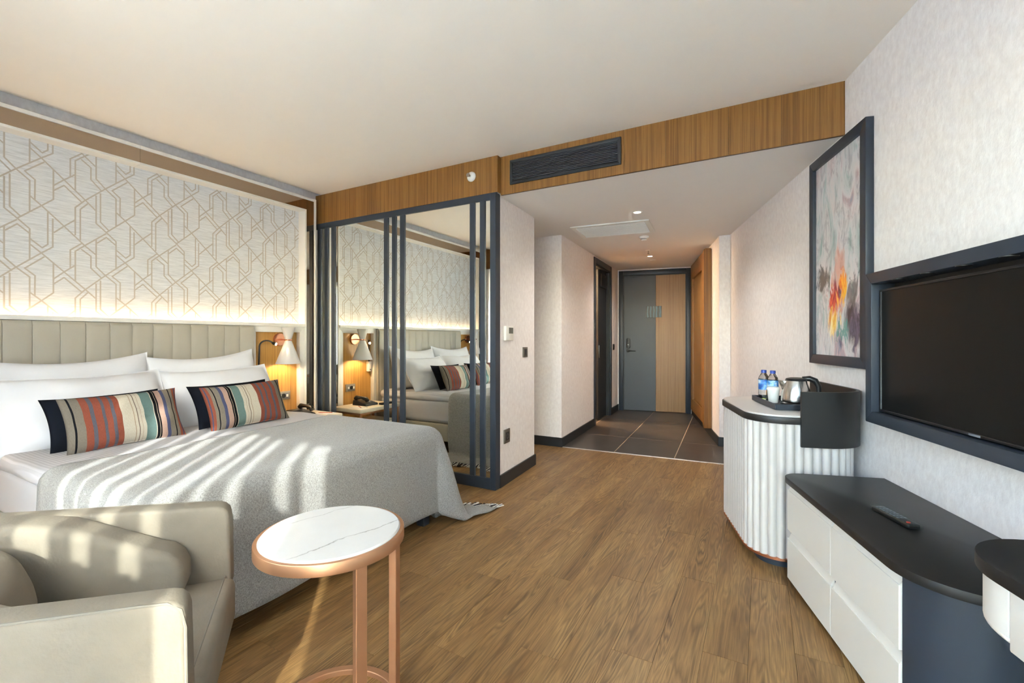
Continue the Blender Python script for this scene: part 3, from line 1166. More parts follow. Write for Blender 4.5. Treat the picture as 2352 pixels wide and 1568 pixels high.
fm = bpy.data.meshes.new('fringe')
fm.from_pydata(fr_v, [], fr_f)
fo = obj('fringe', fm, [M['fringe_dark'], M['fringe_light']], throw)
for p, mi in zip(fm.polygons, fr_m):
    p.material_index = mi
fo['kind'] = 'stuff'


# pillows and cushions
def pillow_me(w, h, t, pinch=0.05, n=26, flange=0.0, seed=0, wr=0.004, sag=0.0):
    rnd = random.Random(seed)
    ph = [rnd.uniform(0, 6.28) for _ in range(8)]
    vs, fs, uv = [], [], []

    def pt(u, v, side):
        k = 1.0
        x = w / 2 * u * (1 - pinch * (1 - v * v) * abs(u) ** 2)
        y = h / 2 * v * (1 - pinch * 1.3 * (1 - u * u) * abs(v) ** 2)
        y += -sag * (1 - u * u) * (0.5 + 0.5 * v)
        fu, fv = min(1, abs(u) / (1 - flange)), min(1, abs(v) / (1 - flange))
        z = t / 2 * (max(0, 1 - fu ** 2.6) ** 0.55) * (max(0, 1 - fv ** 2.6) ** 0.55)
        z += wr * (1 - abs(u)) ** 0.3 * (1 - abs(v)) ** 0.3 * (math.sin(u * 7 + v * 3 + ph[0]) + math.sin(v * 9 - u * 4 + ph[1]) + 0.6 * math.sin(u * 15 + ph[2]) * math.sin(v * 12 + ph[3]))
        return (x, y, side * max(z, 0.0015))
    for side in (1, -1):
        for i in range(n + 1):
            for j in range(n + 1):
                u, v = -1 + 2 * i / n, -1 + 2 * j / n
                u = math.sin(u * math.pi / 2) * 0.6 + u * 0.4
                v = math.sin(v * math.pi / 2) * 0.6 + v * 0.4
                vs.append(pt(u, v, side))
                uv.append((u * 0.5 + 0.5, v * 0.5 + 0.5))
    N = (n + 1) * (n + 1)
    for s in (0, 1):
        for i in range(n):
            for j in range(n):
                a = s * N + i * (n + 1) + j
                q = (a, a + n + 1, a + n + 2, a + 1)
                fs.append(q if s == 0 else q[::-1])
    bd = [i * (n + 1) for i in range(n + 1)] + [n * (n + 1) + j for j in range(1, n + 1)] + [i * (n + 1) + n for i in range(n - 1, -1, -1)] + [j for j in range(n - 1, 0, -1)]
    for k in range(len(bd)):
        a, b = bd[k], bd[(k + 1) % len(bd)]
        fs.append((a, b, N + b, N + a))
    me = bpy.data.meshes.new('pillow')
    me.from_pydata(vs, [], fs)
    me.update()
    ul = me.uv_layers.new(name='UVMap')
    for lp in me.loops:
        ul.data[lp.index].uv = uv[lp.vertex_index]
    for p in me.polygons:
        p.use_smooth = True
    return me


def place_pillow(name, label, cat, me, mat, c, lean, roll=0.0, yaw=0.0, group=None):
    """pillow width along y, standing up, its face turned to +x and leaning back by lean"""
    o = obj(name, me, mat)
    # local x (width) -> +y, local y (height) -> up, local z -> +x
    R0 = Matrix(((0, 0, 1, 0), (1, 0, 0, 0), (0, 1, 0, 0), (0, 0, 0, 1)))
    o.matrix_world = Matrix.Translation(c) @ Matrix.Rotation(yaw, 4, 'Z') @ Matrix.Rotation(-lean, 4, 'Y') @ Matrix.Rotation(roll, 4, 'X') @ R0
    return tag(o, label, cat, group)


R = math.radians
g_p = 'white pillows against the headboard'
place_pillow('pillow', 'white pillow of the back row standing nearest the armchair', 'pillow', pillow_me(0.80, 0.50, 0.21, 0.045, seed=1, sag=0.035, wr=0.006), M['pillow'], (-3.62, 1.13, 0.835), R(14), R(1.5), 0, g_p)
place_pillow('pillow', 'white pillow of the back row standing beside the wall lamp niche', 'pillow', pillow_me(0.76, 0.50, 0.21, 0.045, seed=2, sag=0.035, wr=0.006), M['pillow'], (-3.62, 1.885, 0.835), R(14), R(3), 0, g_p)
place_pillow('flanged_pillow', 'white flanged pillow behind the striped cushion nearest the armchair', 'pillow', pillow_me(0.80, 0.48, 0.22, 0.035, flange=0.06, seed=3, sag=0.02, wr=0.006), M['pillow'], (-3.40, 1.13, 0.775), R(34), R(0.5), 0, g_p)
place_pillow('flanged_pillow', 'white flanged pillow behind the striped cushion beside the bedside niche', 'pillow', pillow_me(0.76, 0.48, 0.22, 0.035, flange=0.06, seed=4, sag=0.02, wr=0.006), M['pillow'], (-3.40, 1.89, 0.770), R(34), R(1), 0, g_p)
place_pillow('velvet_cushion', 'plain navy velvet cushion half hidden behind the striped cushion near the armchair', 'cushion', pillow_me(0.53, 0.30, 0.12, 0.07, seed=5, wr=0.002), M['velvet'], (-3.185, 1.14, 0.735), R(28), R(1), 0, 'navy cushions')
place_pillow('velvet_cushion', 'plain navy velvet cushion half hidden behind the striped cushion by the niche', 'cushion', pillow_me(0.53, 0.30, 0.12, 0.07, seed=6, wr=0.002), M['velvet'], (-3.165, 1.815, 0.742), R(28), R(1), 0, 'navy cushions')
place_pillow('striped_cushion', 'striped cushion with coral bands on its left, nearest the armchair', 'cushion', pillow_me(0.535, 0.30, 0.13, 0.06, seed=7, wr=0.003), M['stripe'], (-3.075, 1.175, 0.738), R(24), R(1), R(0), 'striped cushions')
place_pillow('striped_cushion', 'striped cushion with coral bands on its right, beside the bedside niche', 'cushion', pillow_me(0.535, 0.30, 0.13, 0.06, seed=8, wr=0.003), M['stripe_flip'], (-3.045, 1.83, 0.738), R(24), R(1.5), R(0), 'striped cushions')

# =================================================================== BEDSIDE
ns = thing('nightstand', 'pale bedside table with copper frame between the bed and the mirror', 'nightstand', (-3.62, 2.63, 0))
obj('top', box_me(-3.797, -3.40, 2.375, 2.93, 0.452, 0.490, 0.003, 2), M['beige_wood'], ns)
for lx in (-3.78, -3.425):
    for ly in (2.40, 2.905):
        obj('leg', box_me(lx - 0.011, lx + 0.011, ly - 0.011, ly + 0.011, 0.0, 0.452, 0.0015, 1), M['copper'], ns)
for ly in (2.40, 2.905):
    obj('rail', box_me(-3.769, -3.436, ly - 0.009, ly + 0.009, 0.430, 0.4518, 0.001, 1), M['copper'], ns)
obj('rail', box_me(-3.434, -3.416, 2.412, 2.893, 0.430, 0.4518, 0.001, 1), M['copper'], ns)
dr = obj('drawer_box', box_me(-3.79, -3.445, 2.413, 2.892, 0.14, 0.33, 0.003, 2), M['beige_wood'], ns)
obj('drawer_front', box_me(-3.444, -3.428, 2.416, 2.889, 0.145, 0.325, 0.002, 1), M['cream'], ns)

dup(ns, (0, -2.245, 0), 'pale bedside table with copper frame on the window side of the bed', 'bedside tables')
ns['group'] = 'bedside tables'

ph = thing('telephone', 'black desk telephone on the bedside table', 'telephone', (-3.62, 2.66, 0.49))
pm = prism_me([(-0.10, -0.085), (0.10, -0.085), (0.10, 0.085), (-0.10, 0.085)], 0, 0.05)
for v in pm.vertices:
    if v.co.z > 0.02:
        v.co.z = 0.022 if v.co.x > 0 else 0.052
        v.co.x *= 0.94
        v.co.y *= 0.94
pm.transform(Matrix.Translation((-3.62, 2.66, 0.4905)))
obj('body', bev(pm, 0.006, 2), M['black_plastic'], ph)
obj('display', box_me(-3.675, -3.64, 2.60, 2.665, 0.5365, 0.5385), M['screen_grey'], ph)
for i in range(4):
    for j in range(3):
        cx, cy = -3.60 + i * 0.018, 2.605 + j * 0.022
        z = 0.4905 + 0.037 - (cx + 3.62) * 0.16
        obj('key', box_me(cx - 0.006, cx + 0.006, cy - 0.007, cy + 0.007, z - 0.004, z + 0.003, 0.001, 1), M['grey_insert'], ph)
hs = [(-3.705, 2.712, 0.552), (-3.69, 2.712, 0.567), (-3.62, 2.712, 0.570), (-3.55, 2.712, 0.558), (-3.535, 2.712, 0.540)]
obj('handset', tube_me(hs, 0.018, 10, radii=[0.022, 0.022, 0.014, 0.022, 0.022]), M['black_plastic'], ph)
co = [(-3.71 + 0.05 * math.sin(k * 0.25), 2.60 - 0.004 * k + 0.008 * math.sin(k * 2.1), 0.498 + 0.006 * math.cos(k * 2.1)) for k in range(18)]
obj('cord', tube_me(co, 0.003, 6), M['black_plastic'], ph)

npd = thing('notepad', 'small white notepad with a pencil lying on the bedside table', 'notepad', (-3.52, 2.84, 0.49))
obj('pad', box_me(-3.59, -3.45, 2.79, 2.89, 0.4905, 0.4955, 0.0008, 1), M['paper'], npd)
pc = plain('red_pencil', '#b5503a', 0.5)
obj('pencil', tube_me([(-3.57, 2.80, 0.4995), (-3.56, 2.807, 0.4995), (-3.46, 2.868, 0.4995)], 0.0036, 6, radii=[0.0008, 0.0036, 0.0036]), pc, npd)
rc = thing('handset_remote', 'small black remote handset on the bedside table next to the phone', 'remote', (-3.47, 2.52, 0.49))
obj('shell', box_me(-3.495, -3.445, 2.44, 2.60, 0.4905, 0.512, 0.008, 3), M['black_plastic'], rc)
obj('button_field', box_me(-3.488, -3.452, 2.47, 2.55, 0.5118, 0.5135, 0.0006, 1), M['grey_insert'], rc)


def sconce(y, label, group):
    zc = 1.170
    t = thing('wall_sconce', label, 'lamp', (-3.855, y, 0.95), group)
    rot = Matrix.Translation((-3.855, y, zc)) @ Matrix.Rotation(math.pi / 2, 4, 'Y')
    obj('wall_plate', lathe_me([(0.052, 0.0), (0.057, 0.003), (0.057, 0.022), (0.054, 0.026), (0.0, 0.026)], n=40, xf=rot), M['rose'], t)
    obj('arm', tube_me([(-3.835, y, zc), (-3.745, y, zc - 0.004)], 0.0065, 12), M['rose'], t)
    xs = -3.72
    obj('collar', lathe_me([(0.026, -0.007), (0.031, -0.006), (0.033, 0.0), (0.031, 0.006), (0.026, 0.007)], xs, y, zc - 0.004, 32, cap=False), M['rose'], t)
    obj('shade_upper', lathe_me([(0.026, 0.0), (0.058, 0.108), (0.0562, 0.108), (0.0242, 0.0), (0.0, 0.0)], xs, y, zc + 0.001, 40, cap=False), M['white_lac'], t)
    obj('shade_lower', lathe_me([(0.0, 0.0), (0.0242, 0.0), (0.1022, -0.206), (0.104, -0.206), (0.026, 0.0)], xs, y, zc - 0.009, 40, cap=False), M['white_lac'], t)
    b = obj('bulb', lathe_me([(0.0, -0.05), (0.014, -0.045), (0.021, -0.03), (0.018, -0.012), (0.010, 0.0)], xs, y, zc - 0.10, 16), M['lamp_glow'], t)
    ld = bpy.data.lights.new('sconce_light', 'POINT')
    ld.energy = 1.6
    ld.color = WARM
    ld.shadow_soft_size = 0.02
    lo = bpy.data.objects.new('sconce_light', ld)
    lo.location = (xs, y, zc - 0.165)
    COL.objects.link(lo)
    return t


sconce(2.606, 'white double cone wall lamp on copper disc beside the mirror', 'cone wall lamps')
sconce(0.458, 'white double cone wall lamp on the window side of the bed', 'cone wall lamps')


def reading_lamp(y, sgn, label, group):
    t = thing('reading_lamp', label, 'lamp', (-3.855, y, 0.86), group)
    obj('base', box_me(-3.855, -3.815, y - 0.02, y + 0.02, 0.815, 0.925, 0.003, 2), M['cream'], t)
    obj('switch', lathe_me([(0.006, 0), (0.006, 0.004), (0, 0.004)], n=12, xf=Matrix.Translation((-3.815, y, 0.835)) @ Matrix.Rotation(math.pi / 2, 4, 'Y')), M['black_plastic'], t)
    pts = []
    for k in range(17):
        a = k / 16
        if a < 0.55:
            f = a / 0.55
            pts.append((-3.835 + 0.004 * f, y + sgn * 0.004 * f, 0.925 + 0.185 * f))
        else:
            f = (a - 0.55) / 0.45 * math.pi * 0.80
            pts.append((-3.831 + 0.040 * (1 - math.cos(f)), y + sgn * (0.004 + 0.040 * (1 - math.cos(f))), 1.110 + 0.052 * math.sin(f)))
    obj('gooseneck', tube_me(pts, 0.0065, 10), M['black_plastic'], t)
    p, d = Vector(pts[-1]), (Vector(pts[-1]) - Vector(pts[-2])).normalized()
    d = Vector((0.80, sgn * 0.38, -0.30)).normalized()
    obj('head', tube_me([p - d * 0.004, p + d * 0.008, p + d * 0.034], 0.014, 16, radii=[0.008, 0.013, 0.014]), M['black_plastic'], t)
    obj('led_lens', tube_me([p + d * 0.033, p + d * 0.0365], 0.0115, 16), M['lamp_glow'], t)
    ld = bpy.data.lights.new('reading_light', 'SPOT')
    ld.energy = 1.2
    ld.spot_size = R(70)
    ld.color = (1, 0.8, 0.55)
    lo = bpy.data.objects.new('reading_light', ld)
    lo.location = p + d * 0.045
    lo.rotation_euler = d.to_track_quat('-Z', 'Y').to_euler()
    COL.objects.link(lo)
    return t


reading_lamp(2.405, 1, 'black gooseneck reading lamp left of the cone lamp beside the mirror', 'gooseneck reading lamps')
reading_lamp(0.665, -1, 'black gooseneck reading lamp on the window side of the headboard', 'gooseneck reading lamps')


def wall_plate(name, label, cat, M4, w, h, mat, kind, group=None, base=None):
    """plate built in (along, out of wall, z) about its own centre, then placed by M4"""
    t = thing(name, label, cat, tuple(M4 @ Vector((0, 0, 0))), group)
    obj('plate', box_me(-w / 2, w / 2, 0, 0.010, -h / 2, h / 2, 0.002, 2, xf=M4), mat, t)
    if kind == 'switch':
        obj('surround', box_me(-w * 0.28, w * 0.28, 0.0098, 0.0125, -h * 0.34, h * 0.34, 0.001, 1, xf=M4), M['dark_insert'], t)
        obj('rocker', box_me(-w * 0.15, w * 0.15, 0.0123, 0.0165, -h * 0.24, h * 0.24, 0.0015, 1, xf=M4), M['dark_insert'], t)
    elif kind == 'socket':
        obj('surround', box_me(-w * 0.30, w * 0.30, 0.0098, 0.0125, -h * 0.30, h * 0.30, 0.001, 1, xf=M4), M['dark_insert'], t)
        ring = M4 @ Matrix.Rotation(-math.pi / 2, 4, 'X')
        obj('socket_cup', lathe_me([(0.0, 0.006), (0.0165, 0.006), (0.0165, 0.0135), (0.0195, 0.0135), (0.0195, 0.006)], n=24, xf=ring, cap=False), M['grey_insert'], t)
    elif kind == 'double':
        obj('surround', box_me(-w * 0.40, w * 0.34, 0.0098, 0.0125, -h * 0.30, h * 0.30, 0.001, 1, xf=M4), M['grey_insert'], t)
        ring = M4 @ Matrix.Translation((-w * 0.06, 0, 0)) @ Matrix.Rotation(-math.pi / 2, 4, 'X')
        obj('socket_cup', lathe_me([(0.0, 0.0135), (0.017, 0.0135), (0.020, 0.0142), (0.0205, 0.0115)], n=24, xf=ring, cap=False), M['dark_insert'], t)
        for dx in (-0.30, 0.24):
            obj('module', box_me(w * dx - 0.010, w * dx + 0.010, 0.0123, 0.0145, -0.012, 0.012, 0.001, 1, xf=M4), M['white_plastic'], t)
    return t


def basis(o, ax, out):
    ax, out = Vector(ax), Vector(out)
    return Matrix(((ax.x, out.x, 0, o[0]), (ax.y, out.y, 0, o[1]), (0, 0, 1, o[2]), (0, 0, 0, 1)))


wall_plate('socket_panel', 'wide grey socket panel on the wood niche under the cone lamp', 'socket', basis((-3.855, 2.652, 0.655), (0, 1, 0), (1, 0, 0)), 0.125, 0.078, M['socket_plate'], 'double')

# =================================================================== ARMCHAIR
CHD = math.radians(53)
CHO = (-1.325, 0.319, 0)
CH = Matrix.Translation(CHO) @ Matrix.Rotation(CHD, 4, 'Z')
ch = thing('armchair', 'beige suede armchair with thin arms and copper tube legs', 'armchair', CHO)


def outline_panel(outline, y0, y1, b, seg=4, xf=None):
    n = len(outline)
    vs = [(p[0], y0, p[1]) for p in outline] + [(p[0], y1, p[1]) for p in outline]
    fs = [tuple(range(n)), tuple(range(2 * n - 1, n - 1, -1))] + [(i, (i + 1) % n, n + (i + 1) % n, n + i) for i in range(n)]
    me = mesh_of('panel', vs, fs)
    bev(me, b, seg, 50)
    if xf is not None:
        me.transform(xf)
    return me


AZF, AZB, AYO, ATH = 0.718, 0.772, 0.278, 0.062
for sgn in (1, -1):
    ol = [(-0.35, 0.36), (0.318, 0.40), (0.350, 0.50)] + [(0.345 - 0.030 * (1 - math.cos(a)), AZF - 0.030 + 0.030 * math.sin(a)) for a in (0.0, 0.5, 1.0, 1.5)] + [(-0.35, AZB)]
    y0, y1 = (AYO - ATH, AYO) if sgn > 0 else (-AYO, -AYO + ATH)
    ao = obj('arm', outline_panel(ol, y0, y1, 0.009, 3, CH), M['suede'], ch)
    # piping along the outer top edge and down the front
    yo = sgn * (AYO - 0.003)
    pl = [(-0.34, yo, AZB - 0.005), (0.28, yo, AZF + 0.001), (0.318, yo, AZF - 0.003), (0.338, yo, AZF - 0.018), (0.345, yo, AZF - 0.05), (0.347, yo, 0.51), (0.318, yo, 0.42)]
    obj('piping', tube_me(pl, 0.0026, 6, xf=CH), M['suede_seam'], ao)
    # loose pad on the inside of the arm
    pol = [(-0.27, 0.50), (0.235, 0.49), (0.262, 0.56)] + [(0.262 - 0.075 * (1 - math.cos(a)), 0.585 + 0.075 * math.sin(a)) for a in (0.2, 0.6, 1.0, 1.4)] + [(0.03, 0.745), (-0.06, 0.765), (-0.27, 0.772)]
    ya, yb = (0.118, AYO - ATH + 0.001) if sgn > 0 else (-AYO + ATH - 0.001, -0.170)
    obj('arm_pad', outline_panel(pol, ya, yb, 0.022, 5, CH), M['suede'], ch)
obj('backrest', box_me(-0.36, -0.27, -AYO, AYO, 0.36, 0.775, 0.02, 4, xf=CH), M['suede'], ch)
obj('seat_base', box_me(-0.35, 0.300, -AYO + ATH, AYO - ATH, 0.33, 0.405, 0.018, 3, xf=CH), M['suede'], ch)
so = obj('seat_cushion', box_me(-0.27, 0.362, -AYO + ATH + 0.001, AYO - ATH - 0.001, 0.405, 0.528, 0.022, 4, xf=CH), M['suede'], ch)
obj('seam', tube_me([(0.336, -0.212, 0.5275), (0.336, 0.212, 0.5275)], 0.0022, 6, xf=CH), M['suede_seam'], so)
bc = pillow_me(0.32, 0.25, 0.28, 0.05, seed=21, wr=0.002)
bc.transform(CH @ Matrix.Translation((-0.105, -0.045, 0.630)) @ Matrix.Rotation(R(-14), 4, 'Y') @ Matrix(((0, 0, 1, 0), (1, 0, 0, 0), (0, 1, 0, 0), (0, 0, 0, 1))))
obj('back_cushion', bc, M['suede'], ch)
for lx in (0.296, -0.31):
    for ly in (0.245, -0.245):
        lg = obj('leg', tube_me([(lx, ly, 0.0), (lx, ly, 0.40)], 0.0125, 14, xf=CH), M['copper_leg'], ch)
        obj('collar', lathe_me([(0.0, 0.378), (0.018, 0.378), (0.020, 0.383), (0.020, 0.396), (0.018, 0.401)], lx, ly, 0, 20, xf=CH), M['copper_leg'], lg)

# =================================================================== SIDE TABLE
tb = thing('side_table', 'round side table with white marble top and copper frame', 'table', (-1.165, 0.965, 0))
TX, TYC, TRR = -1.165, 0.965, 0.216
obj('marble_top', lathe_me([(0.0, 0.566), (TRR - 0.012, 0.566), (TRR - 0.012, 0.586), (TRR - 0.016, 0.590), (0.0, 0.590)], TX, TYC, 0, 72), M['marble'], tb)
obj('rim', lathe_me([(TRR - 0.0118, 0.552), (TRR, 0.552), (TRR + 0.0005, 0.554), (TRR + 0.0005, 0.582), (TRR - 0.001, 0.584), (TRR - 0.0115, 0.584), (TRR - 0.0118, 0.552)], TX, TYC, 0, 72, cap=False), M['copper'], tb)
obj('base_ring', lathe_me([(TRR - 0.026, 0.0), (TRR, 0.0), (TRR, 0.016), (TRR - 0.002, 0.018), (TRR - 0.024, 0.018), (TRR - 0.026, 0.016), (TRR - 0.026, 0.0)], TX, TYC, 0, 72, cap=False), M['copper'], tb)
for a in (-19, 20):
    ca, sa = math.cos(R(a)), math.sin(R(a))
    c = Vector((TX + (TRR - 0.013) * ca, TYC + (TRR - 0.013) * sa, 0))
    xf = Matrix.Translation(c) @ Matrix.Rotation(R(a), 4, 'Z')
    obj('leg', box_me(-0.012, 0.0115, -0.016, 0.016, 0.017, 0.553, 0.0015, 1, xf=xf), M['copper'], tb)

# =================================================================== HALLWAY: ENTRANCE DOOR
door = struct('door_1', box_me(0.092, 0.60, -0.075, -0.030, 0.006, 2.205, 0.001, 1, xf=ENM), M['door_dark'])
tag(door, 'dark grey entrance door with an oak veneer strip on its hinge side', 'door')
obj('oak_panel', box_me(0.602, 1.058, -0.075, -0.029, 0.006, 2.205, 0.001, 1, xf=ENM), M['veneer_door'], door)
obj('backing', box_me(0.076, 1.074, -0.135, -0.080, 0.0, 2.224, xf=ENM), M['navy_dark'], door)  # added dark box, stops light leaking around the door
axis_e = lambda u, v, t: (u, t, v)
for (u0, u1, v0, v1) in ((0.022, 0.090, 0.0, 2.285), (1.062, 1.128, 0.0, 2.285), (0.090, 1.062, 2.212, 2.285)):
    obj('casing', box_me(u0, u1, -0.02, 0.016, v0, v1, 0.003, 2, xf=ENM), M['navy'], door)
for (u0, u1, v0, v1) in ((0.0905, 0.104, 0.0, 2.21), (1.048, 1.0615, 0.0, 2.21), (0.104, 1.048, 2.198, 2.21)):
    obj('stop', box_me(u0, u1, -0.027, -0.008, v0, v1, 0.001, 1, xf=ENM), M['navy_dark'], door)
lockm = prism_me([(p[0], p[1]) for p in arc(0, 0.055, 0.032, 0, 180, 10) + arc(0, -0.055, 0.032, 180, 360, 10)], 0, 0.022, 0.004, 2)
lockm.transform(ENM @ Matrix.Translation((0.170, -0.030, 1.100)) @ Matrix(((1, 0, 0, 0), (0, 0, 1, 0), (0, 1, 0, 0), (0, 0, 0, 1))))
lk = obj('card_lock', lockm, M['black_plastic'], door)
obj('indicator', lathe_me([(0.005, 0), (0.005, 0.003), (0, 0.003)], n=10, xf=ENM @ Matrix.Translation((0.170, -0.008, 1.075)) @ Matrix.Rotation(-math.pi / 2, 4, 'X')), M['steel'], lk)
hx = ENM @ Matrix.Translation((0.170, -0.030, 0.978)) @ Matrix.Rotation(-math.pi / 2, 4, 'X')
hd_ = obj('handle_rose', lathe_me([(0.026, 0), (0.026, 0.008), (0.022, 0.010), (0.009, 0.010), (0.009, 0.045), (0, 0.045)], n=24, xf=hx), M['black_plastic'], door)
obj('lever', tube_me([(0.170, 0.010, 0.978), (0.185, 0.014, 0.978), (0.290, 0.014, 0.975)], 0.008, 10, xf=ENM), M['black_plastic'], hd_)
for z in (1.965, 1.435, 0.30):
    obj('hinge', tube_me([(1.060, -0.018, z - 0.052), (1.060, -0.018, z + 0.052)], 0.0075, 10, xf=ENM), M['steel'], door)


def plan_mat():
    t = NT('glossy_escape_plan')
    v = t.coords((1, 1, 1))
    tc = t.n('ShaderNodeTexCoord')
    sp = t.n('ShaderNodeSeparateXYZ')
    t.l(tc.outputs['Generated'], sp.inputs[0])
    w = t.n('ShaderNodeTexWave', Scale=1.6, Distortion=2.0, Detail=1.0)
    t.l(tc.outputs['Generated'], w.inputs['Vector'])
    c = t.ramp(w.outputs['Fac'], [(0.0, '#0b1013'), (0.5, '#16232a'), (0.8, '#2f4a56'), (1.0, '#577886')])  # blue-grey waves paint reflected window curtains into the colour
    t.set(Color=c, Roughness=0.35)
    return t.m


pl_ = obj('escape_plan', box_me(0.452, 0.692, -0.0295, -0.0265, 1.520, 1.700, 0.001, 1, xf=ENM), plan_mat(), door)
pl_['label'] = 'glossy framed escape plan sheet'

# ---- bathroom doorway on the left
bd = struct('door_2', box_me(BD0 + 0.005, BD0 + 0.012, -0.010, 0.12, 0.0, 2.20, 0.001, 1, xf=HLM), M['navy'])
tag(bd, 'open bathroom doorway with dark frame in the hallway wall', 'door')
for (u0, u1, v0, v1) in ((BD0 - 0.075, BD0 + 0.005, 0.0, 2.285), (BD1 - 0.005, BD1 + 0.075, 0.0, 2.285), (BD0 + 0.005, BD1 - 0.005, 2.205, 2.285)):
    obj('casing', box_me(u0, u1, -0.014, 0.02, v0, v1, 0.003, 2, xf=HLM), M['navy'], bd)
obj('jamb', box_me(BD0 + 0.005, BD0 + 0.03, 0.0, 0.125, 0, 2.205, 0.001, 1, xf=HLM), M['navy_dark'], bd)
obj('jamb', box_me(BD1 - 0.03, BD1 - 0.005, 0.0, 0.125, 0, 2.205, 0.001, 1, xf=HLM), M['navy_dark'], bd)
obj('jamb', box_me(BD0 + 0.03, BD1 - 0.03, 0.0, 0.125, 2.18, 2.2049, 0.001, 1, xf=HLM), M['navy_dark'], bd)
leaf = obj('sliding_leaf', box_me(BD0 + 0.36, BD1 - 0.031, 0.050, 0.088, 0.008, 2.179, 0.002, 1, xf=HLM), M['navy_dark'], bd)
obj('pull', box_me(BD0 + 0.39, BD0 + 0.42, 0.045, 0.0505, 0.90, 1.08, 0.003, 2, xf=HLM), M['steel'], leaf)
obj('damper', box_me(BD0 + 0.46, BD0 + 0.79, 0.028, 0.0505, 1.93, 2.13, 0.012, 3, xf=HLM), M['black_plastic'], leaf)
# bathroom shell: three walls, a ceiling and a warm lit wood wall seen through the gap
struct('wall_bathroom_side', box_me(BD0 - 0.16, BD0 - 0.06, 0.12, 1.3, 0, SOF, xf=HLM), M['cream'])
struct('wall_bathroom_far', box_me(BD1 + 0.12, BD1 + 0.2, 0.12, 1.3, 0, SOF, xf=HLM), M['veneer_niche'])
struct('wall_bathroom_back', box_me(BD0 - 0.16, BD1 + 0.2, 1.2, 1.3, 0, SOF, xf=HLM), M['veneer_niche'])
bl = bpy.data.lights.new('bathroom_light', 'POINT')
bl.energy = 70.0
bl.color = WARM
bl.shadow_soft_size = 0.1
blo = bpy.data.objects.new('bathroom_light', bl)
blo.location = HLM @ Vector((1.75, 0.7, 2.15))
COL.objects.link(blo)

# ---- wardrobe on the right of the hallway
wr = thing('hall_wardrobe', 'built in oak veneer wardrobe front in the hallway by the entrance door', 'wardrobe', tuple(K0 + kd * 1.2))
W0, W1 = 0.475, 2.02
obj('near_post', box_me(W0, W0 + 0.055, 0.0, 0.085, 0.10, 2.255, 0.002, 1, xf=KRM), M['veneer'], wr)
obj('near_stile', box_me(W0 + 0.057, W0 + 0.26, 0.0, 0.062, 0.10, 2.275, 0.002, 1, xf=KRM), M['veneer'], wr)
obj('near_stile', box_me(W0 + 0.262, W0 + 0.47, 0.0, 0.045, 0.10, 2.285, 0.002, 1, xf=KRM), M['veneer'], wr)
obj('far_stile', box_me(W1 - 0.14, W1, 0.0, 0.045, 0.10, 2.285, 0.002, 1, xf=KRM), M['veneer'], wr)
obj('top_rail', box_me(W0 + 0.472, W1 - 0.142, 0.0, 0.045, 2.07, 2.285, 0.002, 1, xf=KRM), M['veneer'], wr)
obj('bottom_rail', box_me(W0 + 0.472, W1 - 0.142, 0.0, 0.045, 0.10, 0.27, 0.002, 1, xf=KRM), M['veneer'], wr)
obj('mirror_look_panel', box_me(W0 + 0.472, W1 - 0.142, 0.0, 0.016, 0.27, 2.07, xf=KRM), M['veneer_door'], wr)  # lighter veneer paints in what an inset mirror would reflect

# ---- switches, thermostat, socket on the mirror block and hallway walls
bd_ = Vector((-1.866 + 1.815, 3.826 - 3.055, 0)).normalized()
bn_ = Vector((bd_.y, -bd_.x, 0))


def on_block(y, z):
    f = (y - 3.055) / (3.826 - 3.055)
    return basis((-1.815 + (-1.866 + 1.815) * f, y, z), tuple(bd_), tuple(bn_))


th = thing('thermostat', 'white room thermostat with grey display on the wall beside the mirror', 'thermostat', tuple(on_block(3.245, 1.165).translation))
tm4 = on_block(3.245, 1.222)
obj('housing', box_me(-0.072, 0.072, 0, 0.024, -0.058, 0.058, 0.004, 2, xf=tm4), M['white_plastic'], th)
obj('display', box_me(-0.020, 0.060, 0.0238, 0.0252, -0.002, 0.046, 0.0005, 1, xf=tm4), M['screen_grey'], th)
wall_plate('light_switch', 'bronze light switch on the wall right of the thermostat', 'switch', on_block(3.60, 1.058), 0.095, 0.090, M['taupe_plate'], 'switch')
wall_plate('wall_socket', 'bronze wall socket low on the wall beside the mirror', 'socket', on_block(3.225, 0.387), 0.105, 0.112, M['taupe_plate'], 'socket')
sw2 = basis(tuple(HLM @ Vector((2.505, 0, 1.045))), tuple(hd), tuple(hn))
wall_plate('light_switch', 'black switch between the bathroom doorway and the entrance door', 'switch', sw2, 0.10, 0.092, M['dark_insert'], 'switch')

# =================================================================== CEILING FITTINGS
vg = thing('air_grille', 'long black slatted air conditioning grille in the veneer fascia', 'vent', (-1.27, 3.07, 2.363))
VX0, VX1, VZ0, VZ1 = -1.703, -0.840, 2.364, 2.550
frame_parts(vg, 'frame', VX0, VX1, VZ0, VZ1, 0.024, 3.060, 3.0745, lambda u, v, t: (u, t, v), M['navy_dark'])
obj('dark_duct', box_me(VX0 + 0.02, VX1 - 0.02, 3.0735, 3.0748, VZ0 + 0.02, VZ1 - 0.02), M['black'], vg)
sl = box_me(VX0 + 0.024, VX1 - 0.024, -0.005, 0.005, -0.0022, 0.0022)
sl.transform(Matrix.Identity(4))
ns_ = 12
for k in range(ns_):
    o = obj('slat', sl, M['slat'], vg)
    z = VZ0 + 0.024 + (VZ1 - VZ0 - 0.048) * (k + 0.5) / ns_
    o.location = Vector((0, 3.0665, z))
for k in range(3):
    xm = VX0 + 0.065 + (VX1 - VX0 - 0.13) * k / 2
    obj('mullion', box_me(xm - 0.003, xm + 0.003, 3.0685, 3.0725, VZ0 + 0.024, VZ1 - 0.024), M['navy_dark'], vg)

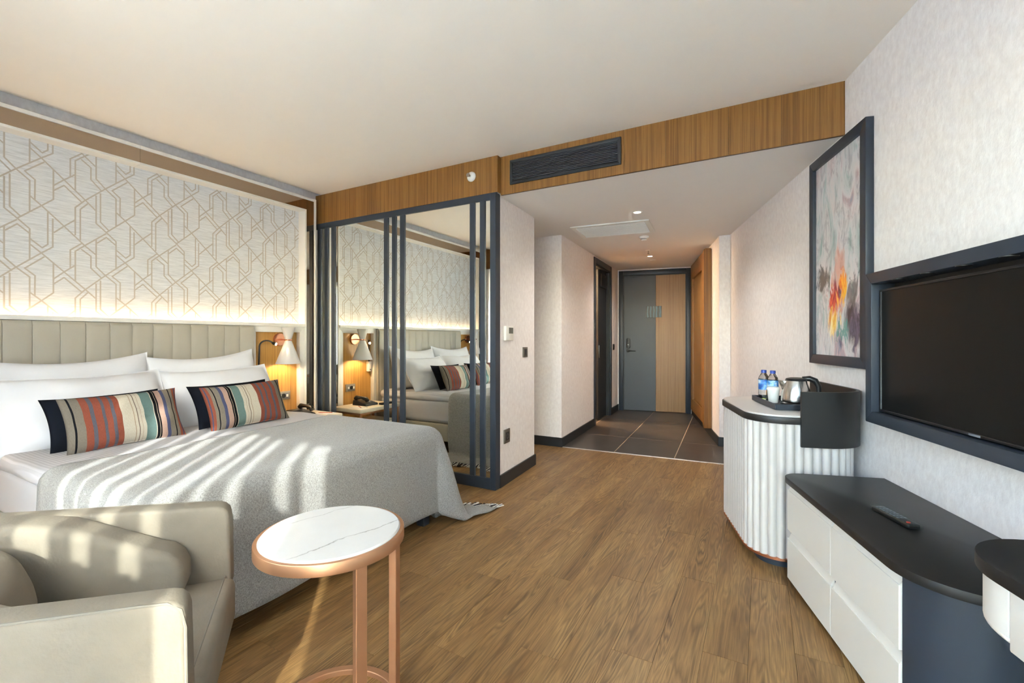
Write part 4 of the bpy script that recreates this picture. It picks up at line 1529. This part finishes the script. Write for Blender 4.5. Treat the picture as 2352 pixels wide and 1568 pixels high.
sd = thing('sprinkler_rosette', 'white round sprinkler head on the veneer above the mirror', 'sprinkler', (-2.035, YM, 2.43))
sx = Matrix.Translation((-2.035, YM, 2.471)) @ Matrix.Rotation(math.pi / 2, 4, 'X')
obj('rosette', lathe_me([(0.040, 0), (0.040, 0.004), (0.030, 0.016), (0.016, 0.020), (0.0, 0.020)], n=28, xf=sx), M['white_plastic'], sd)
obj('nozzle', lathe_me([(0.009, 0.018), (0.009, 0.040), (0.004, 0.048), (0.0, 0.048)], n=14, xf=sx), M['steel'], sd)
obj('deflector', lathe_me([(0.016, 0.048), (0.016, 0.050), (0.0, 0.050)], n=20, xf=sx), M['steel'], sd)


def downlight(x, y, power, label):
    t = thing('downlight', label, 'light', (x, y, SOF), 'hallway downlights')
    obj('trim_ring', lathe_me([(0.030, 0.0), (0.030, -0.004), (0.044, -0.003), (0.046, 0.0)], x, y, SOF, 32, cap=False), M['white_plastic'], t)
    obj('lens', lathe_me([(0.030, -0.001), (0.0, -0.001)], x, y, SOF, 32), M['spot_glow'], t)
    d = bpy.data.lights.new('downlight_lamp', 'SPOT')
    d.energy = power
    d.spot_size = R(150)
    d.spot_blend = 0.8
    d.color = (1, 0.95, 0.88)
    d.shadow_soft_size = 0.03
    o = bpy.data.objects.new('downlight_lamp', d)
    o.location = (x, y, SOF - 0.02)
    COL.objects.link(o)


downlight(-0.975, 4.095, 17.0, 'recessed round downlight nearest the wood fascia')
downlight(-1.344, 6.366, 15.0, 'recessed round downlight nearest the entrance door')

ap = thing('ceiling_grille', 'white rectangular return air grille in the hallway ceiling', 'vent', (-1.34, 4.61, SOF))
apm = Matrix.Translation((-1.345, 4.615, SOF)) @ Matrix.Rotation(R(5.5), 4, 'Z')
frame_parts(ap, 'frame', -0.385, 0.385, -0.27, 0.27, 0.045, -0.012, -0.0002, lambda u, v, t: (u, v, t), M['white_plastic'], xf=apm)
obj('mesh_panel', box_me(-0.34, 0.34, -0.226, 0.226, -0.006, -0.0005, xf=apm), M['white_lac'], ap)
for k in range(15):
    yk = -0.21 + 0.42 * k / 14
    obj('blade', box_me(-0.338, 0.338, yk - 0.003, yk + 0.003, -0.011, -0.006, xf=apm), M['white_plastic'], ap)

smk = thing('smoke_detector', 'white smoke detector on the hallway ceiling', 'smoke detector', (-1.145, 5.109, SOF))
obj('base', lathe_me([(0.052, 0), (0.052, -0.012), (0.045, -0.022), (0.0, -0.022)], -1.145, 5.109, SOF, 32), M['white_plastic'], smk)
obj('sensor', lathe_me([(0.032, -0.021), (0.032, -0.036), (0.022, -0.046), (0.0, -0.046)], -1.145, 5.109, SOF, 24), M['white_plastic'], smk)
obj('slot', lathe_me([(0.0325, -0.028), (0.0325, -0.033)], -1.145, 5.109, SOF, 24, cap=False), M['dark_insert'], smk)
spk = thing('ceiling_sprinkler', 'small pendant sprinkler on the hallway ceiling', 'sprinkler', (-1.277, 5.945, SOF))
obj('rosette', lathe_me([(0.036, 0), (0.034, -0.006), (0.0, -0.006)], -1.277, 5.945, SOF, 24), M['white_plastic'], spk)
obj('stem', lathe_me([(0.008, -0.005), (0.008, -0.038), (0.0, -0.038)], -1.277, 5.945, SOF, 14), M['steel'], spk)
obj('deflector', lathe_me([(0.014, -0.038), (0.014, -0.041), (0.0, -0.041)], -1.277, 5.945, SOF, 18), M['steel'], spk)
cp = thing('cover_plate', 'flat round white cover plate on the ceiling before the door', 'cover plate', (-1.373, 6.705, SOF))
obj('disc', lathe_me([(0.045, 0), (0.045, -0.003), (0.041, -0.006), (0.0, -0.006)], -1.373, 6.705, SOF, 28), M['white_plastic'], cp)

# =================================================================== RIGHT WALL
rax = lambda u, v, t: (u, t, v)
pic = thing('framed_picture', 'tall abstract print in marbled greys and fiery colours, dark frame', 'picture', tuple(rw(-0.07, 0.0, 1.03)))
frame_parts(pic, 'frame', -0.392, 0.262, 1.028, 2.268, 0.055, 0.001, 0.038, rax, M['navy'], xf=RWM, b=0.002)
am = box_me(-0.338, 0.208, 0.004, 0.020, 1.082, 2.214)
ul = am.uv_layers.new(name='UVMap')
for lp in am.loops:
    c = am.vertices[lp.vertex_index].co
    ul.data[lp.index].uv = ((c.x + 0.338) / 0.546, (c.z - 1.082) / 1.132)
am.transform(RWM)
obj('print', am, M['art'], pic)

tvf = thing('television', 'black flat television set in a deep navy surround on the wall', 'television', tuple(rw(0.95, 0.0, 0.78)))
TS0, TS1, TZ0, TZ1, TD = 0.400, 1.640, 0.797, 1.477, 0.105
frame_parts(tvf, 'surround', TS0, TS1, TZ0, TZ1, 0.050, 0.001, TD, rax, M['navy'], xf=RWM, b=0.003)
obj('recess_back', box_me(TS0 + 0.04, TS1 - 0.04, 0.001, 0.012, TZ0 + 0.04, TZ1 - 0.04, xf=RWM), M['black'], tvf)
obj('bezel', frame_me(TS0 + 0.058, TS1 - 0.058, TZ0 + 0.056, TZ1 - 0.078, 0.010, 0.030, 0.078, rax, 0.002, xf=RWM), M['black_plastic'], tvf)
obj('screen', box_me(TS0 + 0.066, TS1 - 0.066, 0.032, 0.072, TZ0 + 0.064, TZ1 - 0.086, xf=RWM), M['tv_screen'], tvf)
obj('badge', box_me(0.985, 1.035, 0.078, 0.0785, TZ0 + 0.0575, TZ0 + 0.0645, xf=RWM), M['grey_insert'], tvf)
for s_ in (0.62, 0.80, 0.98, 1.16, 1.34):
    obj('recess_spot', lathe_me([(0.022, 0), (0.022, -0.003), (0.014, -0.005), (0, -0.005)], n=18, xf=RWM @ Matrix.Translation((s_, 0.088, TZ1 - 0.0495))), M['dark_insert'], tvf)

# ---- fluted minibar cabinet
mb = thing('minibar_cabinet', 'white fluted cabinet with rounded ends and black oak upstand', 'cabinet', tuple(rw(-0.085, 0.28)))
SA, SB, DM, RC, RB, DB = -0.50, 0.275, 0.545, 0.17, 0.19, 0.030


def mb_path(off, n=12):
    r, q = RC + off, RB + off
    return arc(SA + RB, DB + RB, q, 270, 180, n) + arc(SA + RC, DM - RC, r, 180, 90, n) + arc(SB - RC, DM - RC, r, 90, 0, n) + arc(SB - RB, DB + RB, q, 0, -90, n)


obj('body', prism_me(mb_path(-0.012), 0.065, 0.75, xf=RWM, smooth=True), M['white_lac'], mb)
obj('plinth', prism_me(mb_path(-0.055), 0.0, 0.052, xf=RWM, smooth=True), M['navy'], mb)
obj('copper_trim', prism_me(mb_path(0.004), 0.052, 0.066, 0.001, 1, xf=RWM), M['rose'], mb)
obj('edge_band', prism_me(mb_path(0.012), 0.748, 0.782, 0.002, 2, xf=RWM), M['black'], mb)
obj('white_top', prism_me(mb_path(0.004), 0.782, 0.792, 0.002, 2, xf=RWM), M['white_lac'], mb)
# flutes spaced along the outline
pth = [Vector(p) for p in mb_path(-0.012, 40)]
cum = [0.0]
for a, b in zip(pth[:-1], pth[1:]):
    cum.append(cum[-1] + (b - a).length)
nf = round(cum[-1] / 0.0405)
fw_ = cum[-1] / nf
fl = []
for k in range(9):
    t = -1 + 2 * k / 8
    fl.append((t * fw_ * 0.485, 0.016 * (1 - abs(t) ** 2.2)))
flm = prism_me([(-fw_ * 0.485, -0.003)] + fl + [(fw_ * 0.485, -0.003)], 0.066, 0.748, smooth=True, name='flute')
for k in range(nf):
    s_ = (k + 0.5) * fw_
    i = max(j for j in range(len(cum) - 1) if cum[j] <= s_)
    d = (pth[i + 1] - pth[i]).normalized()
    p = pth[i] + d * (s_ - cum[i])
    n = Vector((-d.y, d.x))
    o = obj('flute', flm, M['white_lac'], mb)
    wx = RWM @ Vector((p.x, p.y, 0))
    wdir = RWM.to_3x3() @ Vector((d.x, d.y, 0))
    # local x along path, local y outwards
    wout = RWM.to_3x3() @ Vector((n.x, n.y, 0))
    o.matrix_basis = Matrix(((-wdir.x, wout.x, 0, wx.x), (-wdir.y, wout.y, 0, wx.y), (0, 0, 1, 0), (0, 0, 0, 1)))
# upstand: curved at the near end, running along the wall
uo = [(SB + 0.030, 0.335)] + arc(SB - RB, DB + RB, RB + 0.030, 0, -90, 16)
ui = [(SB + 0.014, 0.335)] + arc(SB - RB, DB + RB, RB + 0.014, 0, -90, 16)
near_poly = uo + ui[::-1]
n = len(uo)
vs, fs = [], []
for z in (0.640, 0.915):
    vs += [(p[0], p[1], z) for p in uo] + [(p[0], p[1], z) for p in ui]
for i in range(n - 1):
    fs += [(i, i + 1, 2 * n + i + 1, 2 * n + i), (n + i, n + i + 1, 3 * n + i + 1, 3 * n + i), (i, i + 1, n + i + 1, n + i), (2 * n + i, 2 * n + i + 1, 3 * n + i + 1, 3 * n + i)]
fs += [(0, n, 3 * n, 2 * n), (n - 1, 2 * n - 1, 4 * n - 1, 3 * n - 1)]
um = mesh_of('upstand', vs, fs, RWM, smooth=True, auto=40)
obj('upstand_near', um, M['black'], mb)
obj('upstand_back', box_me(SA + 0.06, SB - RB + 0.001, DB - 0.030, DB - 0.014, 0.640, 0.915, 0.001, 1, xf=RWM), M['black'], mb)

# ---- tray and what stands on it
tr = thing('serving_tray', 'dark grey rectangular tray on the fluted cabinet', 'tray', tuple(rw(-0.085, 0.21, 0.792)))
T0, T1, TD0, TD1 = -0.300, 0.118, 0.040, 0.395
obj('bottom', box_me(T0 + 0.004, T1 - 0.004, TD0 + 0.004, TD1 - 0.004, 0.796, 0.801, xf=RWM), M['navy'], tr)
for a, b, c, d in ((T0, T1, TD0, TD0 + 0.008), (T0, T1, TD1 - 0.008, TD1), (T0, T0 + 0.008, TD0 + 0.008, TD1 - 0.008), (T1 - 0.008, T1, TD0 + 0.008, TD1 - 0.008)):
    obj('rim', box_me(a, b, c, d, 0.796, 0.826, 0.0015, 1, xf=RWM), M['navy'], tr)
for a in (T0 + 0.03, T1 - 0.03):
    for c in (TD0 + 0.03, TD1 - 0.03):
        obj('foot', lathe_me([(0.008, 0.792), (0.008, 0.797), (0, 0.797)], n=12, xf=RWM @ Matrix.Translation((a, c, 0))), M['white_plastic'], tr)

kt = thing('electric_kettle', 'brushed steel electric kettle with black lid and handle on the tray', 'kettle', tuple(rw(-0.075, 0.235, 0.801)))
KM = RWM @ Matrix.Translation((-0.075, 0.225, 0.801)) @ Matrix.Rotation(R(-78), 4, 'Z')
obj('power_base', lathe_me([(0.078, 0.0), (0.080, 0.004), (0.080, 0.012), (0.074, 0.018), (0.0, 0.018)], n=40, xf=KM), M['black_plastic'], kt)
obj('body', lathe_me([(0.070, 0.018), (0.075, 0.022), (0.075, 0.040), (0.071, 0.072), (0.063, 0.105), (0.055, 0.132), (0.053, 0.138), (0.0, 0.139)], n=48, xf=KM), M['steel'], kt)
obj('lid', lathe_me([(0.053, 0.138), (0.054, 0.142), (0.050, 0.150), (0.030, 0.156), (0.0, 0.157)], n=40, xf=KM), M['black_plastic'], kt)
# spout towards the far end
spv = [(-0.050, -0.020, 0.135), (-0.050, 0.020, 0.135), (-0.092, 0.0, 0.140), (-0.060, -0.013, 0.080), (-0.060, 0.013, 0.080), (-0.066, 0.0, 0.075)]
obj('spout', bev(mesh_of('spout', spv, [(0, 2, 1), (0, 3, 5, 2), (1, 2, 5, 4), (3, 4, 5), (0, 1, 4, 3)], KM), 0.002, 2), M['steel'], kt)
hp = [(0.030, 0, 0.150), (0.065, 0, 0.152), (0.092, 0, 0.140), (0.108, 0, 0.110), (0.110, 0, 0.075), (0.098, 0, 0.045), (0.080, 0, 0.034)]
hm = tube_me([KM @ Vector(p) for p in hp], 0.012, 12, radii=[0.012, 0.016, 0.017, 0.014, 0.013, 0.012, 0.012])
obj('handle', hm, M['black_plastic'], kt)
obj('power_light', box_me(0.02, 0.034, 0.0765, 0.0815, 0.005, 0.010, xf=KM @ Matrix.Rotation(R(-5), 4, 'Z')), plain('red_indicator', '#b0202a', 0.4), kt)


def label_mat():
    t = NT('blue_water_label')
    tc = t.n('ShaderNodeTexCoord')
    n = t.n('ShaderNodeTexNoise', Scale=26.0, Detail=3.0)
    t.l(tc.outputs['Object'], n.inputs['Vector'])
    t.set(Color=t.ramp(n.outputs['Fac'], [(0.38, '#2a5fae'), (0.48, '#4f95d6'), (0.58, '#a7cdec'), (0.66, '#e9f1f7')]), Roughness=0.4)
    return t.m


M['label'] = label_mat()
M['pet'] = glass_mat('clear_bottle_plastic', '#f2f7fa', 0.02, 1.33)
M['cap_blue'] = plain('blue_bottle_cap', '#2f4aa0', 0.4)


def bottle(s_, d_, label):
    m4 = RWM @ Matrix.Translation((s_, d_, 0.801))
    t = thing('water_bottle', label, 'bottle', tuple(rw(s_, d_, 0.801)), 'water bottles on the tray')
    obj('body', lathe_me([(0.0, 0.002), (0.026, 0.0), (0.030, 0.006), (0.030, 0.030), (0.0285, 0.034), (0.030, 0.038), (0.030, 0.128), (0.027, 0.142), (0.017, 0.160), (0.013, 0.166), (0.013, 0.172), (0.0, 0.172)], n=28, xf=m4), M['pet'], t)
    obj('label', lathe_me([(0.0304, 0.065), (0.0304, 0.126)], n=28, xf=m4, cap=False), M['label'], t)
    obj('cap', lathe_me([(0.015, 0.167), (0.0152, 0.170), (0.0152, 0.183), (0.014, 0.185), (0.0, 0.185)], n=24, xf=m4), M['cap_blue'], t)


bottle(-0.262, 0.338, 'blue capped water bottle at the far left corner of the tray')
bottle(-0.212, 0.303, 'blue capped water bottle standing right behind the paper cup')
cup = thing('paper_cup', 'white ribbed paper cup with lid beside the kettle', 'cup', tuple(rw(-0.158, 0.318, 0.801)))
cm = RWM @ Matrix.Translation((-0.155, 0.318, 0.801))
obj('cup', lathe_me([(0.0, 0.001), (0.024, 0.0), (0.0255, 0.004), (0.033, 0.078), (0.0, 0.078)], n=40, xf=cm), M['paper'], cup)
obj('lid', lathe_me([(0.0355, 0.076), (0.0355, 0.082), (0.033, 0.086), (0.0315, 0.092), (0.0, 0.091)], n=40, xf=cm), M['white_plastic'], cup)
sg = thing('tea_sachet', 'green and white tea sachet lying on the tray by the bottles', 'sachet', tuple(rw(-0.195, 0.362, 0.801)))
sgm = RWM @ Matrix.Translation((-0.195, 0.362, 0.803)) @ Matrix.Rotation(R(30), 4, 'Z') @ Matrix.Rotation(R(16), 4, 'Y')
obj('packet', box_me(-0.035, 0.035, -0.012, 0.012, 0.0, 0.005, 0.002, 2, xf=sgm), plain('lime_sachet', '#a8bf3c', 0.5), sg)
obj('stripe', box_me(-0.020, 0.012, -0.0125, 0.0125, 0.0045, 0.0056, xf=sgm), M['paper'], sg)

# ---- low drawer cabinet under the television
dc = thing('drawer_cabinet', 'low cream drawer cabinet with black oak top and curved navy end', 'cabinet', tuple(rw(0.87, 0.22)))
D0, D1, DF = 0.352, 1.43, 0.425
dtop = [(D0, 0.003)] + arc(D0 + 0.085, DF + 0.024 - 0.085, 0.085, 180, 90, 8) + [(1.24, DF + 0.024)] + arc(1.24, DF + 0.024 - 0.20, 0.20, 90, 0, 16)[1:] + [(1.44, 0.003)]
obj('top', prism_me(dtop, 0.496, 0.524, 0.002, 2, xf=RWM), M['black'], dc)
body = [(D0 + 0.028, 0.006), (D0 + 0.028, DF - 0.016), (1.262, DF - 0.016)] + arc(1.245, DF - 0.004 - 0.18, 0.18, 84, 0, 16) + [(1.425, 0.006)]
obj('carcass', prism_me(body, 0.022, 0.4955, xf=RWM, smooth=True), M['navy'], dc)
obj('plinth', prism_me([(D0 + 0.05, 0.01), (D0 + 0.05, DF - 0.03), (1.20, DF - 0.03)] + arc(1.20, DF - 0.03 - 0.18, 0.18, 90, 0, 10) + [(1.38, 0.01)], 0.0, 0.022, xf=RWM), M['navy_dark'], dc)
seam = 0.83
for a, b in ((D0 + 0.034, seam - 0.002), (seam + 0.002, 1.260)):
    for z0, z1 in ((0.030, 0.222), (0.262, 0.454)):
        fr = obj('drawer', box_me(a, b, DF - 0.016, DF + 0.002, z0, z1, 0.0012, 1, xf=RWM), M['cream'], dc)
        # bevelled finger grip along the top edge
        gv = [(a + 0.01, DF - 0.016, z1), (b - (0.004 if b < 1.1 else 0.0), DF - 0.016, z1), (a + 0.01, DF - 0.001, z1 - 0.0005), (b - (0.004 if b < 1.1 else 0.0), DF - 0.001, z1 - 0.0005), (a + 0.01, DF - 0.0155, z1 + 0.034), (b - (0.004 if b < 1.1 else 0.0), DF - 0.0155, z1 + 0.034)]
        obj('finger_grip', mesh_of('grip', gv, [(0, 1, 3, 2), (2, 3, 5, 4), (0, 2, 4), (1, 5, 3), (0, 4, 5, 1)], RWM), M['cream'], fr)

rm = thing('tv_remote', 'black remote control in clear wrap on the low drawer cabinet', 'remote', tuple(rw(0.90, 0.25, 0.52)))
rmm = RWM @ Matrix.Translation((0.903, 0.250, 0.5205)) @ Matrix.Rotation(math.atan2(0.238 - 0.263, 0.997 - 0.809), 4, 'Z')
obj('shell', box_me(-0.092, 0.092, -0.022, 0.022, 0.003, 0.021, 0.007, 3, xf=rmm), M['black_plastic'], rm)
for i in range(7):
    for j in range(3):
        cx, cy = -0.070 + i * 0.017, -0.012 + j * 0.012
        obj('button', box_me(cx - 0.005, cx + 0.005, cy - 0.004, cy + 0.004, 0.0205, 0.0230, 0.0008, 1, xf=rmm), M['grey_insert'], rm)
obj('power_button', lathe_me([(0.006, 0.0205), (0.006, 0.0235), (0, 0.0235)], n=14, xf=rmm @ Matrix.Translation((0.074, 0.008, 0))), plain('red_button', '#c0392b', 0.4), rm)
obj('wrap', box_me(-0.098, 0.100, -0.0265, 0.0265, 0.0005, 0.0262, 0.009, 2, xf=rmm), M['pane'], rm)

# ---- desk at the right edge
dk = thing('writing_desk', 'wall hung writing desk with cream drawer and black oak top', 'desk', tuple(rw(2.2, 0.25, 0.6)))
DKS, DKD = 1.600, 0.535
dkt = [(DKS, 0.003), (DKS, DKD - 0.16)] + arc(DKS + 0.16, DKD - 0.16, 0.16, 180, 90, 14)[1:] + [(2.9, DKD), (2.9, 0.003)]
obj('top', prism_me(dkt, 0.712, 0.740, 0.002, 2, xf=RWM), M['black'], dk)
bp = [(DKS + 0.012, 0.006), (DKS + 0.012, DKD - 0.16)] + arc(DKS + 0.16, DKD - 0.16, 0.148, 180, 90, 14)[1:] + [(DKS + 0.176, DKD - 0.012), (DKS + 0.176, 0.006)]
dmb = prism_me(bp, 0.600, 0.7115, xf=RWM, smooth=True)
bmd = bmesh.new()
bmd.from_mesh(dmb)
low = [e for e in bmd.edges if all(v.co.z < 0.61 for v in e.verts) and e.calc_face_angle(0) > 0.5]
bmesh.ops.bevel(bmd, geom=low, offset=0.03, segments=5, affect='EDGES', profile=0.5, clamp_overlap=True)
bmd.to_mesh(dmb)
bmd.free()
obj('rounded_end', dmb, M['cream'], dk)
obj('drawer_front', box_me(DKS + 0.178, 2.45, DKD - 0.030, DKD - 0.012, 0.592, 0.7105, 0.003, 2, xf=RWM), M['cream'], dk)
obj('drawer_box', box_me(DKS + 0.178, 2.45, 0.006, DKD - 0.031, 0.605, 0.7115, xf=RWM), M['navy'], dk)
obj('end_panel', box_me(2.46, 2.50, 0.006, DKD - 0.03, 0.0, 0.711, 0.002, 1, xf=RWM), M['navy'], dk)

# =================================================================== BEHIND THE CAMERA
# unseen sheer with gaps shaped to cast the sun stripes, heavy drape at the corner
gaps = [(-0.12, 0.10), (-0.275, 0.10), (-0.45, 0.055), (-0.573, 0.033), (-0.70, 0.085), (-0.82, 0.035), (-0.97, 0.06), (-1.10, 0.045), (-1.25, 0.04), (-1.40, 0.06), (-1.58, 0.05)]
edges_ = []
cur = -2.62
for c, w in sorted(gaps):
    edges_.append((cur, c - w / 2))
    cur = c + w / 2
edges_.append((cur, 0.30))
sh = thing('sun_stripe_sheer', 'unseen white sheer curtain, gaps added to shape the sun stripes', 'curtain', (-1.1, -0.42, 0.02))


def drape_me(x0, x1, y, z0, z1, amp, lam):
    n = max(4, int((x1 - x0) / 0.012))
    vs, fs = [], []
    for i in range(n + 1):
        x = x0 + (x1 - x0) * i / n
        yy = y + amp * math.sin(x * 2 * math.pi / lam) + amp * 0.3 * math.sin(x * 2 * math.pi / lam * 2.7 + 1)
        vs += [(x, yy, z0), (x, yy, z1)]
    for i in range(n):
        fs.append((2 * i, 2 * i + 2, 2 * i + 3, 2 * i + 1))
    return mesh_of('drape', vs, fs, smooth=True)


obj('sun_shaping_voile', drape_me(-0.325, -0.225, -0.42, 0.02, 1.50, 0.012, 0.11), M['sheer'], sh)  # added lower layer, stops low sun through this one gap
obj('sun_shaping_voile', drape_me(-1.75, -0.19, -0.445, 0.02, 1.22, 0.010, 0.12), M['sheer'], sh)  # added second layer, keeps sun stripes off the near chair arm
for a, b in edges_:
    obj('sun_shaping_voile', drape_me(a, b, -0.42, 0.02, 2.56, 0.012, 0.11), M['sheer'], sh)
cu = thing('heavy_curtain', 'dark grey corner curtain beside the bed wall, widened to block window light', 'curtain', (-3.2, -0.26, 0.02))
cm_ = drape_me(-3.86, -2.55, -0.26, 0.02, 2.55, 0.035, 0.10)  # drawn past the corner to cut window light on the bed side
obj('cloth', cm_, M['curtain'], cu)
# balcony
bal = struct('floor_balcony', box_me(-4.4, 2.2, -2.3, YW - 0.12, -0.12, -0.02), M['stone_out'])
rl = thing('balcony_railing', 'dark metal balcony railing outside the window', 'railing', (-1.1, -2.25, 0))
struct('ceiling_sun_block_balcony', box_me(-4.4, 2.2, -1.55, YW - 0.12, 2.62, 2.80), M['stone_out'])  # unseen slab added to limit how far the sun reaches in
struct('wall_sun_block_balcony', box_me(1.02, 1.14, -1.47, YW - 0.12, -0.02, 2.62), M['stone_out'])  # unseen wall added to keep sun off the right of the floor
obj('handrail', box_me(-4.4, 2.2, -2.28, -2.22, 1.02, 1.06), M['rail'], rl)
rp = box_me(-0.02, 0.02, -2.27, -2.23, -0.02, 1.02)
for k in range(7):
    o = obj('post', rp, M['rail'], rl)
    o.location = (-4.35 + k * 1.085, 0, 0)
for k in range(6):
    obj('glass_panel', box_me(-4.31 + k * 1.085, -3.31 + k * 1.085, -2.254, -2.246, 0.08, 0.98), M['pane'], rl)
tag(obj('far_ground', box_me(-400, 400, -800, -2.6, -14.2, -14.0), M['sea']), kind='structure')
